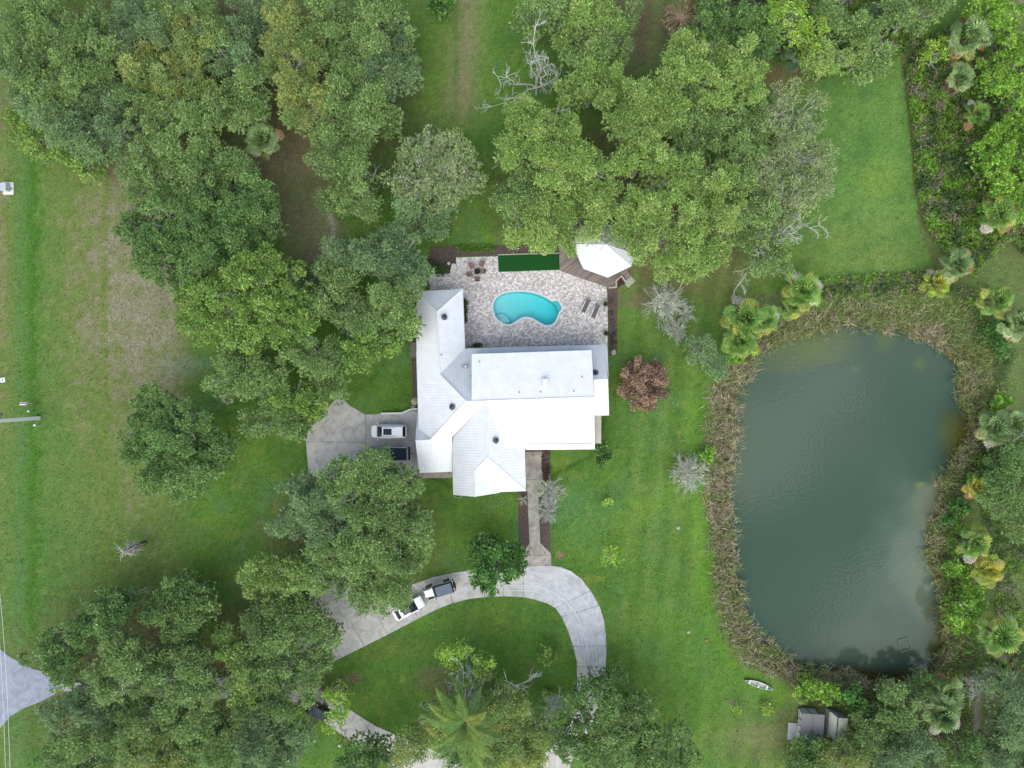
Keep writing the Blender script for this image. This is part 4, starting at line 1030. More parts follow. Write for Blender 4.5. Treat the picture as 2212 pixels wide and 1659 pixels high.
# ------------------------------------------------------------------ shed, second shed, yard things
def Sh(x, y): return (1674.2 + x * .0833, 1505.3 + y * .0833)
r = empty('shed', P(1750, 1572), 'small shed with dark shingle roof and white framed panels, below the pond', 'shed')
H_ = 1.75
c4 = [P(*Sh(*q), H_) for q in ((693, 428), (1285, 465), (1240, 1190), (640, 1180))]
v = MB(); v.loft([[a + Vector((0, 0, -.1)) for a in c4], [a + Vector((0, 0, .02)) for a in c4]]); pin(v.build('roof', M['shingle']), r)
v = MB(); mid = [(c4[0] + c4[1]) / 2 + Vector((0, 0, .06)), (c4[2] + c4[3]) / 2 + Vector((0, 0, .06))]; v.cyl(mid[0], mid[1], .05, n=6); pin(v.build('ridge_cap', M['shingle']), r)
b4 = [P(*Sh(*q), 0) for q in ((608, 275), (1040, 300), (1130, 1180), (545, 1100))]
v = MB()
top = [Vector((a.x, a.y, H_ - .1)) for a in b4]
def wq(mb, a, b, c, d, th=.04):
    n = (b - a).cross(d - a).normalized() * th; mb.add([a, b, c, d, a + n, b + n, c + n, d + n], [(0, 1, 2, 3), (7, 6, 5, 4), (0, 4, 5, 1), (1, 5, 6, 2), (2, 6, 7, 3), (3, 7, 4, 0)])
tN0, tN1 = P(*Sh(693, 432), H_ - .1), P(*Sh(1160, 468), H_ - .1)
tW1 = P(*Sh(648, 1100), H_ - .1)
wq(v, b4[0], b4[1], tN1, tN0); wq(v, b4[3], b4[0], tN0, tW1); pin(v.build('wall_panel', M['white']), r)
v = MB()
for a, b_ in [(b4[0], tN0), (b4[1], tN1), ((b4[0] + b4[1]) / 2, (tN0 + tN1) / 2), (b4[0], b4[1]), (b4[0], b4[3]), (b4[3], tW1)]: v.cyl(a + Vector((-.03, .05, .05)), b_ + Vector((-.03, .05, 0)), .035, n=5)
for t0 in (.28, .52, .75):
    a = b4[0].lerp(b4[3], t0); c = tN0.lerp(tW1, t0); v.cyl(a + Vector((-.05, .02, .05)), c + Vector((-.05, .02, 0)), .03, n=5)
    a2 = b4[0].lerp(b4[3], t0 - .2); v.cyl(a2 + Vector((-.05, .02, .05)), c + Vector((-.05, .02, 0)), .025, n=5)
pin(v.build('frame', M['black']), r)
v = MB(); v.prism([tuple(a[:2]) for a in (b4[0] + Vector((.1, -.1, 0)), b4[1] + Vector((0, -.1, 0)), b4[2], b4[3] + Vector((.1, 0, 0)))], -.1, 1.6); pin(v.build('wall', M['wood']), r)
v = MB(); v.prism(W2([(1703, 1560.3), (1721, 1561.5), (1728, 1600), (1700.6, 1597)]), -.1, .14); tag(v.build('concrete_slab', mat('speckled_slab', A(205, 205, 204), .9, noise=.12, nscale=6)), 'pale concrete slab in front of the dark roofed shed', 'slab')
r = empty('garden_shed', P(1810, 1572), 'cream ridged shed mostly under trees right of the dark roofed shed', 'shed')
ra, rb_ = P(*Sh(1635, 545), 2.3), P(*Sh(1580, 1170), 2.3)
e = [P(*Sh(*q), 1.5) for q in ((1460, 405), (1408, 1010), (1830, 1230), (1900, 560))]
v = MB(); v.add([e[0], ra, rb_, e[1], e[3], e[2]], [(0, 3, 2, 1), (1, 2, 5, 4)])
v.add([q - Vector((0, 0, .05)) for q in (e[0], ra, rb_, e[1], e[3], e[2])], [(0, 1, 2, 3), (1, 4, 5, 2)]); pin(v.build('roof', M['cream']), r)
v = MB(); v.cyl(ra, rb_, .07, n=6); pin(v.build('ridge_cap', M['black']), r)
v = MB(); v.prism([(q.x * .995 + .1, q.y) for q in (e[0], e[1], e[2], e[3])], -.1, 1.35); pin(v.build('wall', M['cream']), r)
r = empty('yard_cart', P(1786, 1573), 'small cart with dark wheel squeezed between the two sheds', 'cart')
v = MB(); v.box((0, -.5, .5), (.55, .8, .25)); v.build('tray', M['cream'], r); v = MB(); v.cyl((-.04, .75, .36), (.04, .75, .36), .34, n=16); v.build('wheel', M['rubber'], r)
v = MB(); v.cyl((-.2, -.1, .5), (-.05, .9, .4), .03, n=5); v.cyl((.2, -.1, .5), (.05, .9, .4), .03, n=5); v.box((0, .15, .55), (.5, .35, .2)); v.build('frame', M['black'], r)
# canoe
r = empty('canoe', P(1637, 1477), 'pale weathered canoe lying on the grass at the edge of the reeds', 'canoe', rz=math.radians(-18))
o_, i_ = [], []
for t in np.linspace(-1, 1, 17):
    w = max(.012, .40 * (1 - abs(t) ** 2.2)); z = .34 + .14 * abs(t) ** 3; x = t * 2.05
    o_.append([Vector((x, w * math.cos(a), z - (z - .02) * math.sin(a))) for a in np.linspace(0, math.pi, 9)])
    i_.append([Vector((x * .985, w * .93 * math.cos(a), z - (z - .06) * math.sin(a) * .95)) for a in np.linspace(0, math.pi, 9)])
v = MB(); v.loft(o_, cap=False, closed=False); v.loft([list(q) for q in i_], cap=False, closed=False); v.build('hull', mat('faded_fibreglass', A(196, 200, 184), .6, noise=.08, nscale=3), r, smooth=True)
v = MB()
for sg in (-1, 1):
    for a, b_ in zip(o_[:-1], o_[1:]): v.cyl(a[0 if sg > 0 else 8], b_[0 if sg > 0 else 8], .028, n=5)
v.build('gunwale', M['white'], r)
for x in (.05, -1.3, 1.2):
    w = .40 * (1 - abs(x / 2.05) ** 2.2); v = MB(); v.box((x, 0, .36), (.22, w * 1.95, .04)); v.build('thwart', M['white'], r)
v = MB(); v.box((.05, .02, .39), (.07, .42, .03)); v.build('seat_slot', M['black'], r)
v = MB()
fr = [P(x, y, -.36) for x, y in ((1940, 1382.7), (1961.7, 1376.7), (1968, 1401), (1947.7, 1409))]
for k in range(4): v.cyl(fr[k], fr[(k + 1) % 4], .07, n=6)
tag(v.build('pond_float', mat('algae_pipe', A(128, 148, 122), .6)), 'square of pale pipe floating in the lower right of the pond', 'floating frame')
v = MB(); v.cyl(P(1787, 1429, -.36), P(1803, 1436.5, -.36), .08, n=6); tag(v.build('floating_pole', mat('algae_pole', A(140, 142, 110), .7)), 'short pale pole floating near the lower pond bank', 'pole')
# concrete utility pole with transformer and wires
r = empty('utility_pole', P(84, 903), 'pale concrete utility pole leaning out of the left edge of the picture', 'utility pole')
v = MB(); Hp = 12.5
v.loft([[Vector((sx * s_, sy_ * s_, z)) for sx, sy_ in ((-1, -1), (1, -1), (1, 1), (-1, 1))] for s_, z in ((.27, -.3), (.17, Hp))]); v.build('shaft', M['polecon'], r)
v = MB(); tl = P(-4, 897.5, 7.6) - r.location; v.cyl(tl + Vector((0, 0, -.5)), tl + Vector((0, 0, .5)), .30, n=18); v.cyl(tl + Vector((0, 0, .5)), tl + Vector((0, 0, .58)), .33, .2, 18); o = v.build('transformer', M['galv'], r)
v = MB(); v.cyl(tl + Vector((-.1, 0, .55)), tl + Vector((-.1, 0, .85)), .05, n=8); v.cyl(tl + Vector((.15, 0, .55)), tl + Vector((.15, 0, .8)), .05, n=8); v.build('bushing', M['chrome'], o)
v = MB(); v.box(tl * .5 + Vector((0, 0, tl.z * .5)), (.5, .1, .1)); v.cyl((0, 0, 7.6), tl, .05, n=5); v.build('bracket', M['black'], r)
v = MB(); v.box((0, 0, 11.8), (.14, 1.8, .14)); v.build('crossarm', M['wood'], r)
for k, (xa, xb, z, lb) in enumerate([(-12, 13, 10.6, 'thin overhead wire nearest the left edge of the picture'), (-4, 23, 10.9, 'thin overhead wire along the left edge, the right one of the pair')]):
    a = P(84, 903) + Vector((-.3 + k * .5, 0, 11.5)); v = MB(); pr_ = a
    pe = P(xb, 1700, z)
    for i in range(1, 25):
        t = i / 24; q = a.lerp(pe, t); q.z -= 1.2 * math.sin(math.pi * t); v.cyl(pr_, q, .022, n=5, cap=False); pr_ = q
    tag(v.build('overhead_wire', M['polecon']), lb, 'wire', 'overhead wires')
def pad():
    r = empty('transformer_pad', P(19, 407), 'white pad with grey utility cabinet on the left verge', 'utility cabinet')
    p = P(19, 407)
    v = MB(); v.box((0, 0, .06), (1.45, 1.72, .2)); v.build('slab', M['white'], r, bevel=.05)
    v = MB(); v.box((-.05, -.02, .6), (.8, 1.1, .95)); v.build('cabinet', mat('grey_cabinet', A(196, 204, 210), .5, noise=.03), r, bevel=.06)
    v = MB(); v.cyl((.1, .8, .12), (.75, .45, .12), .03, n=6); v.box((.5, -.1, .2), (.18, .22, .1)); v.build('cable', M['galv'], r)
pad()
v = MB(); v.box(P(6, 821, .05), (.70, .66, .1), rz=.15); o = v.build('valve_cover', M['white']); tag(o, 'small square white cover with dark hole on the left verge', 'valve cover')
v = MB(); v.cyl(P(5.8, 820.6, .09), P(5.8, 820.6, .115), .1, n=10); v.build('hole', M['black'], o)
for x, y, lb in [(63, 887.7, 'slim white marker post between the mailbox and the utility pole base'), (76, 917.5, 'slim white marker post just below the end of the utility pole')]:
    r = empty('marker_post', P(x + 10, y, 0), lb, 'marker post', 'white marker posts by the pole')
    v = MB(); v.cyl((0, 0, -.1), (0, 0, .95), .07, n=10); v.build('post', M['galv'], r); v = MB(); v.cyl((0, 0, .95), (0, 0, 1.15), .15, .13, n=12); v.build('cap', M['white'], r)
r = empty('mailbox', P(80, 871), 'white mailbox on a dark post beside the utility pole', 'mailbox')
v = MB(); v.box((0, 0, .65), (.12, .12, 1.3)); v.box((-.5, 0, 1.28), (1.5, .1, .1)); v.build('post', M['wood'], r)
v = MB(); v.loft([ring(x, .22, 1.34, 1.74, .18) for x in (-1.25, -.35)]); v.build('box', M['white'], r); v = MB(); v.box((-.8, -.02, 1.765), (1.1, .09, .03)); v.build('strap', M['black'], r)
r = empty('lantern_post', P(742, 1593), 'small white globe lamp on a dark post beside the lower driveway', 'lamp post')
v = MB(); v.cyl((0, 0, 0), (0, 0, 2.0), .05, n=8); v.cyl((0, 0, 1.9), (.0, .3, 2.1), .03, n=6); v.build('post', M['black'], r); v = MB(); v.sphere((0, 0, 2.15), .2); v.build('globe', M['white'], r, smooth=True)
def rock(x, y, r_, label, m=None, nm='rock'):
    rg = random.Random(int(x * 7 + y)); v = MB(); v.sphere((0, 0, 0), r_, 9, 6, .6); v.v = [(a * rg.uniform(.75, 1.2), b * rg.uniform(.75, 1.2), c) for a, b, c in v.v]
    o = v.build(nm, m or M['stone']); o.location = P(x, y, r_ * .3); tag(o, label, 'rock' if nm == 'rock' else nm.replace('_', ' ')); return o
rock(1465, 1140, .28, 'pale rock alone on the lawn left of the pond'); rock(1487, 1365, .25, 'white rock on the lawn by the lower left bank of the pond'); rock(1526, 1383, .22, 'reddish clay pot on the grass by the lower left bank of the pond', mat('clay', A(176, 120, 92), .8), 'clay_pot')
rock(896, 868, .55, 'pale boulder at the house corner above the white wall'); rock(893, 880, .35, 'smaller pale stone between the boulder and the white wall'); rock(1325, 761, .42, 'mossy stone at the foot of the mulch strip beside the patio')
rock(2138, 1266, .3, 'pale lump on the grass right of the pond'); rock(1907, 583, .16, 'tiny white stone on the lawn above the pond')
# ------------------------------------------------------------------ vegetation
def unit(v): return v / (np.linalg.norm(v, axis=-1, keepdims=True) + 1e-9)
def leaf_quads(p, a, n, L, Wd):
    """diamond leaf sprays: p base, a axis, n facing, L length, Wd width"""
    s = unit(np.cross(n, a)); nn = unit(np.cross(a, s))
    L = L[:, None]; Wd = Wd[:, None]
    v0 = p; v1 = p + a * L * .45 + s * Wd * .5 + nn * L * .06; v2 = p + a * L; v3 = p + a * L * .45 - s * Wd * .5 + nn * L * .06
    return np.stack([v0, v1, v2, v3], 1).reshape(-1, 3)
STY = {  # colours (open daylight), leaf length, width, density per m2, lobe radius, lobe spacing, gap share
 'A': ([(106, 134, 84), (128, 154, 98), (92, 118, 74)], .34, .135, 68, (.75, 1.75), 1.25, .07),
 'B': ([(104, 132, 94), (122, 146, 106), (90, 116, 86)], .32, .12, 80, (.8, 1.9), 1.35, .05),
 'C': ([(142, 152, 92), (124, 142, 86), (106, 130, 80)], .32, .13, 66, (.7, 1.6), 1.2, .1),
 'L': ([(122, 150, 84), (108, 138, 78), (138, 162, 98)], .36, .135, 74, (.8, 1.85), 1.3, .09),
 'Y': ([(110, 140, 72), (92, 124, 64), (126, 154, 84)], .34, .19, 55, (.55, 1.25), 1.0, .05),
 'D': ([(142, 178, 72), (118, 160, 64), (156, 184, 92)], .32, .18, 45, (.5, .9), .95, .12),
 'E': ([(92, 124, 74), (112, 142, 86), (80, 110, 66)], .30, .16, 74, (.65, 1.45), 1.1, .07),
 'G': ([(84, 128, 66), (104, 146, 80), (72, 110, 58)], .42, .24, 42, (.5, .9), .95, .06),
 'V': ([(124, 164, 66), (100, 144, 58), (138, 176, 82)], .34, .26, 50, (.45, .8), .85, .05),
 'O': ([(126, 144, 102), (110, 132, 90), (144, 156, 118)], .34, .12, 46, (.8, 1.4), 1.3, .16),
 'S': ([(176, 184, 168), (152, 166, 146), (196, 200, 190)], .26, .08, 40, (.4, .8), .7, .1),
 'R': ([(152, 130, 116), (124, 102, 92), (100, 82, 76)], .22, .16, 110, (.6, .9), .75, .0),
}
LEAFK = np.array([1.72, 1.66, 1.42])
def crown_np(blobs, sty, rg, dens=1.0, flat=.55):
    """blobs: x, y, ztop, r in metres -> vertices, colours of quads, lobe centres"""
    cols, LL, WW, dn, (r0, r1), sp, gap = STY[sty]
    cols = np.array([A(*c) for c in cols]) * LEAFK * (.84 if sty in 'DVG' else 1.0)
    Vs, Cs, lobes, gaps = [], [], [], []
    placed = []
    for bi, (bx, by, zt, R) in enumerate(blobs):
        ph = rg.random(3) * 6.28
        tries = int(14 * (R / sp) ** 2) + 10
        for _ in range(tries):
            a = rg.random() * 6.2832
            Rm = R * (1 + .10 * math.sin(2 * a + ph[0]) + .08 * math.sin(3 * a + ph[1]) + .06 * math.sin(5 * a + ph[2]))
            rl = rg.uniform(r0, r1)
            rho = math.sqrt(rg.random()) * max(.05, Rm - rl * .95)
            x, y = bx + rho * math.cos(a), by + rho * math.sin(a)
            z = zt - rl * .5 - R * flat * (1 - math.sqrt(max(0, 1 - min(1, rho / R) ** 2))) + rg.normal() * (.62 if R > 2 else .2)
            ok = True
            for (qx, qy, qz) in placed:
                if (qx - x) ** 2 + (qy - y) ** 2 < sp ** 2: ok = False; break
            if not ok: continue
            placed.append((x, y, z))
            if rg.random() < gap: gaps.append((x, y, z - .5)); continue
            lobes.append((x, y, z, rl, bi))
    if not lobes:
        x, y, zt, R = blobs[0]; lobes.append((x, y, zt - R * .5, R * .8, 0))
    lb = np.array([l[:4] for l in lobes])
    mt = rg.random(len(lb)); mb_ = rg.normal(0, .05, len(lb))     # colour of each bough
    sl, st_ = [], []
    for i, (x, y, z, R_) in enumerate(lb):
        k = max(7, int(7 * (R_ / 1.2) ** 1.3))
        for _ in range(k):
            d = rg.normal(size=3); d[2] = abs(d[2]) * 1.1 - .1; d /= np.linalg.norm(d)
            rs = R_ * rg.uniform(.34, .55); sl.append((x + d[0] * R_ * .62, y + d[1] * R_ * .62, z + d[2] * R_ * .60, rs, d[0], d[1], d[2])); st_.append((mt[i] + rg.normal() * .16, mb_[i] + rg.normal() * .05))
    sl = np.array(sl); st_ = np.array(st_)
    cnt = np.maximum(8, dn * dens * 3.9 * sl[:, 3] ** 2).astype(int)
    idx = np.repeat(np.arange(len(sl)), cnt); N = len(idx)
    d = rg.normal(size=(N, 3)) + sl[idx, 4:7] * .55 + np.array([0, 0, .25]); d = unit(d)
    ex = np.where(rg.random(N) < .10, rg.uniform(1.15, 1.7, N), .55 + .55 * rg.random(N))
    off = d * (sl[idx, 3] * ex)[:, None]; off[:, 2] *= .8
    p = sl[idx, :3] + off
    a = unit(d * .8 + rg.normal(size=(N, 3)) * .5 + np.array([0, 0, .1]))
    n = unit(d * .45 + np.array([0, 0, 1.0]) + rg.normal(size=(N, 3)) * .4)
    L = LL * rg.uniform(.45, 1.25, N); Wd = WW * rg.uniform(.6, 1.2, N)
    V = leaf_quads(p, a, n, L, Wd)
    t = np.clip(st_[idx, 0] + rg.normal(0, .2, N), 0, .999) * 3
    ci = cols[t.astype(int) % 3]
    br = np.exp(rg.normal(0, .22, N) + st_[idx, 1] * 1.4)
    col = ci * br[:, None]
    # inner fill so that one does not look straight through the crown
    M_ = int(sum(R * R * 3.1 * 9.0 for _, _, _, R in blobs))
    w = np.array([R * R for _, _, _, R in blobs]); bi = rg.choice(len(blobs), M_, p=w / w.sum()); B = np.array(blobs)[bi]
    aa = rg.random(M_) * 6.2832; rho = np.sqrt(rg.random(M_)) * .78
    q = np.stack([B[:, 0] + np.cos(aa) * rho * B[:, 3], B[:, 1] + np.sin(aa) * rho * B[:, 3], B[:, 2] - B[:, 3] * flat * (1 - np.sqrt(1 - rho ** 2)) - (.5 + .45 * np.minimum(2.5, B[:, 3])) - rg.random(M_) * 1.1 * np.minimum(1, B[:, 3] / 3)], -1)
    q[:, 2] = np.maximum(q[:, 2], .15)
    a2 = unit(rg.normal(size=(M_, 3)) * np.array([1, 1, .35])); n2 = unit(rg.normal(size=(M_, 3)) * .4 + np.array([0, 0, 1]))
    k = min(1.0, max(.45, blobs[0][3] / 3))
    V2 = leaf_quads(q, a2, n2, .62 * k * rg.uniform(.7, 1.2, M_), .34 * k * rg.uniform(.7, 1.2, M_))
    col2 = cols[rg.integers(0, 3, M_)] * .9  # inner leaves coloured darker, adding painted shade to the crown gaps
    return np.concatenate([V, V2]), np.concatenate([col, col2]), lb, gaps
def quads_mesh(name, V, C, m):
    n = len(V) // 4
    return np_mesh(name, V, np.arange(n * 4).reshape(n, 4), col=np.repeat(C, 4, 0), mat=m)
class Tubes:
    def __init__(s): s.a = []; s.b = []; s.r = []; s.q = []
    def seg(s, p, q, r0, r1): s.a.append(p); s.b.append(q); s.r.append(r0); s.q.append(r1)
    def path(s, pts, r0, r1):
        n = len(pts) - 1
        for i in range(n): s.seg(pts[i], pts[i + 1], r0 + (r1 - r0) * i / n, r0 + (r1 - r0) * (i + 1) / n)
    def arrays(s, k=5):
        a = np.array(s.a, float); b = np.array(s.b, float); r = np.array(s.r)[:, None, None]; q = np.array(s.q)[:, None, None]
        d = unit(b - a); up = np.where(np.abs(d[:, 2:3]) > .9, np.array([[1., 0, 0]]), np.array([[0, 0, 1.]]))
        u = unit(np.cross(d, up)); w = np.cross(d, u)
        t = np.arange(k) * 2 * np.pi / k; ct = np.cos(t)[None, :, None]; st = np.sin(t)[None, :, None]
        ring_ = u[:, None] * ct + w[:, None] * st
        V = np.concatenate([a[:, None] + ring_ * r, b[:, None] + ring_ * q], 1).reshape(-1, 3)
        base = (np.arange(len(a)) * 2 * k)[:, None, None]; i = np.arange(k); j = (i + 1) % k
        Q = (np.stack([i, j, j + k, i + k], -1)[None] + base).reshape(-1, 4)
        return V, Q
    def mesh(s, name, m, k=5):
        V, Q = s.arrays(k); return np_mesh(name, V, Q, mat=m, smooth=True)
def wig(p, q, n, amp, rg):
    p, q = np.array(p, float), np.array(q, float); L = np.linalg.norm(q - p); o = [p]
    for i in range(1, n): o.append(p + (q - p) * i / n + rg.normal(size=3) * amp * L * np.array([1, 1, .5]))
    o.append(q); return o
def branch(T, p, d, L, r, lev, rg, up=.12, kids=(2, 4), spread=.75, minr=.008):
    n = 4; pts = [np.array(p)]
    d = np.array(d) / np.linalg.norm(d)
    for i in range(n):
        d = d + rg.normal(size=3) * .16 + np.array([0, 0, up * .25]); d /= np.linalg.norm(d); pts.append(pts[-1] + d * L / n)
    T.path(pts, r, max(minr, r * .55))
    if lev <= 0: return
    for k in range(rg.integers(*kids) + 1):
        i = rg.integers(1, n + 1); c = rg.normal(size=3); c -= c.dot(d) * d; c /= np.linalg.norm(c)
        dd = d + c * spread * rg.uniform(.6, 1.2)
        branch(T, pts[i], dd, L * rg.uniform(.5, .78), max(minr, r * .58), lev - 1, rg, up, kids, spread, minr)
def make_tree(idn, sty, label, spec, group=None, name='oak_tree', cat='tree', ztop=8.5, bark='bark', dens=1.0, snags=1.0, flat=.55):
    rg = np.random.default_rng(1000 + idn)
    bl = []
    for s in spec:
        fx, fy, r = s[:3]; zt = s[3] if len(s) > 3 else min(ztop + (rg.random() - .5) * 3.0, max(1.2, ztop * min(1, .55 + r / 110)))
        p = P(fx, fy, zt - .3 * r * S); bl.append((p.x, p.y, zt, r * S * (CAM_H - zt) / CAM_H))
    w = np.array([b[3] ** 2 for b in bl]); bx = float((np.array([b[0] for b in bl]) * w).sum() / w.sum()); by = float((np.array([b[1] for b in bl]) * w).sum() / w.sum())
    root = empty(name, (bx, by, 0), label, cat, group)
    loc = [(x - bx, y - by, zt, r) for x, y, zt, r in bl]
    V, C, lb, gaps = crown_np(loc, sty, rg, dens, flat)
    link('crown', quads_mesh('crown', V, C, M['leaf']), root)
    T = Tubes(); zt = max(b[2] for b in loc); R = max(b[3] for b in loc)
    tr = max(.04, R * .075); fork = np.array([0, 0, zt * .35])
    T.path([np.array([0, 0, -.2]), np.array([0, 0, 0.0]), fork], tr * 1.35, tr)
    tips = [(l[0], l[1], l[2] - .15 * l[3]) for l in lb]; rg.shuffle(tips); mids = []
    near = lambda q: min(mids, key=lambda m_: (m_[0] - q[0]) ** 2 + (m_[1] - q[1]) ** 2)
    for b in loc:
        c = np.array([b[0], b[1], b[2] - b[3] * .45]); mid = fork * .45 + c * .55; mid[2] = max(mid[2], zt * .3)
        T.path(wig(fork, mid, 3, .06, rg), tr * .75, tr * .5); mids.append(mid)
        mine = [t for t in tips if (t[0] - b[0]) ** 2 + (t[1] - b[1]) ** 2 < (b[3] * 1.1) ** 2][:int(6 + b[3] * 2.2)]
        for t in mine: T.path(wig(mid, t, 4, .07, rg), tr * .34, .02)
    for g_ in gaps:          # bare pale limbs showing in the gaps
        if rg.random() < .85 * snags:
            s_ = np.array(g_) - np.array([0, 0, .8]); T.path(wig(near(s_), s_, 3, .05, rg), .07, .045)
            for _ in range(3):
                dd = rg.normal(size=3) * np.array([1, 1, .25]) + np.array([0, 0, .55]); branch(T, s_, dd, rg.uniform(.9, 1.6), .045, 1, rg, .1, (1, 3))
    nt_ = int(len(lb) * .17 * snags + .5)
    for l in lb[rg.permutation(len(lb))[:nt_]]:
        T.path(wig(near(l[:3]), l[:3] + np.array([0, 0, l[3] * .25]), 3, .05, rg), .05, .032)
        d = rg.normal(size=3) * np.array([1, 1, .2]) + np.array([0, 0, .7]); branch(T, l[:3] + np.array([0, 0, l[3] * .25]), d, l[3] * .9, .032, 1, rg, 0, (1, 3))
    link('trunk', T.mesh('trunk', M[bark]), root)
    return root
def bare(idn, fx, fy, r, label, h=3.0, n=26, name='bare_shrub', cat='shrub', m='bark2', leaf=0, sty='A', lev=2, group=None, flat=.9, r0=.042):
    rg = np.random.default_rng(5000 + idn); p = P(fx, fy, h * .6); R = r * S * .95
    root = empty(name, (p.x, p.y, 0), label, cat, group); T = Tubes()
    T.path([np.array([0, 0, -.1]), np.array([0, 0, h * .35])], r0 * 1.8, r0 * 1.4)
    for k in range(n):
        a = k * 2.399 + rg.random() * .5; rho = math.sqrt((k + .5) / n)
        d = np.array([math.cos(a) * R * rho, math.sin(a) * R * rho, h * .65 * (1.05 - rho * flat * .8)]); L = np.linalg.norm(d)
        branch(T, np.array([0, 0, h * .33]), d, L * .8, r0, lev, rg, .05, (3, 5), .55, .014)
    link('branches', T.mesh('branches', M[m], 4), root)
    if leaf:
        V, C, lb, g_ = crown_np([(0, 0, h * .8, R * leaf)], sty, rg, .35, .4); link('crown', quads_mesh('crown', V, C, M['leaf']), root)
    return root
def fan_palm(idn, fx, fy, r, label, h=4.0, sty=0, n=30, name='fan_palm', group='fan palms'):
    rg = np.random.default_rng(7000 + idn); hh = h; p = P(fx, fy, hh); R = r * 1.08 * rg.uniform(.9, 1.1) * S * (CAM_H - hh) / CAM_H
    lean = rg.normal(size=2) * .25
    root = empty(name, (p.x - lean[0], p.y - lean[1], 0), label, 'palm', group)
    base = np.array([lean[0], lean[1], hh - .4])
    G1 = [A(136, 162, 104), A(116, 144, 88), A(158, 178, 124)]; G2 = [A(112, 150, 74), A(134, 166, 82), A(172, 180, 86)]; G3 = [A(164, 180, 76), A(184, 178, 84), A(120, 156, 66)]; G4 = [A(100, 132, 96), A(120, 150, 110), A(92, 122, 92)]
    pal = [G1, G2, G3, G4][sty]; dead = [A(168, 140, 104), A(190, 182, 168), A(160, 120, 90)]
    P0, AX, N_, L_, W_, C_ = [], [], [], [], [], []; T = Tubes()
    for k in range(n):
        t = (k + .5) / n; az = k * 2.399 + rg.normal() * .15; el = math.radians(86 - 96 * t + rg.normal() * 9)
        d = np.array([math.cos(az) * math.cos(el), math.sin(az) * math.cos(el), math.sin(el)])
        pet = R * (.12 + .50 * t ** .6) * rg.uniform(.8, 1.15); hub = base + d * pet; T.path([base, base + d * pet * .5 + np.array([0, 0, .03]), hub], .03, .018)
        side = unit(np.cross(d, np.array([0, 0, 1.]))); up = unit(np.cross(side, d)); tw = rg.normal() * .35; side, up = side * math.cos(tw) + up * math.sin(tw), up * math.cos(tw) - side * math.sin(tw)
        isd = t > .88 and rg.random() < .6
        c0 = 1.3 * np.array(dead[rg.integers(3)] if isd else pal[min(2, int(rg.random() * (3 if t > .6 else 2)))]) * math.exp(rg.normal() * .12)
        if t > .78 and not isd and rg.random() < .4: c0 = c0 * .5 + np.array(A(186, 172, 84)) * .5
        nb = 13
        for j in range(nb):
            f = (j / (nb - 1) - .5) * 2; an = f * 1.3
            ax = d * math.cos(an) + side * math.sin(an) + up * (.22 * abs(f) - .05); ax = ax / np.linalg.norm(ax); l = R * .47 * (1 - .25 * abs(f)) * rg.uniform(.9, 1.08)
            P0.append(hub); AX.append(ax); N_.append(up); L_.append(l * .68); W_.append(R * .072); C_.append(c0 * math.exp(rg.normal() * .10))
            ax2 = ax * .75 - np.array([0, 0, .55]); P0.append(hub + ax * l * .5); AX.append(ax2 / np.linalg.norm(ax2)); N_.append(up); L_.append(l * .5); W_.append(R * .055); C_.append(c0 * 1.08)
    V = leaf_quads(np.array(P0), np.array(AX), np.array(N_), np.array(L_), np.array(W_))
    fr = quads_mesh('fronds', V, np.array(C_), M['leaf']); fo = link('fronds', fr, root)
    link('leaf_stalks', T.mesh('leaf_stalks', mat('stalk_green', A(140, 150, 90), .7), 4), root)
    T = Tubes(); T.path([np.array([0, 0, -.2]), np.array([lean[0] * .3, lean[1] * .3, hh * .5]), base], .22, .17); link('trunk', T.mesh('trunk', M['barkbr'], 8), root)
    return root
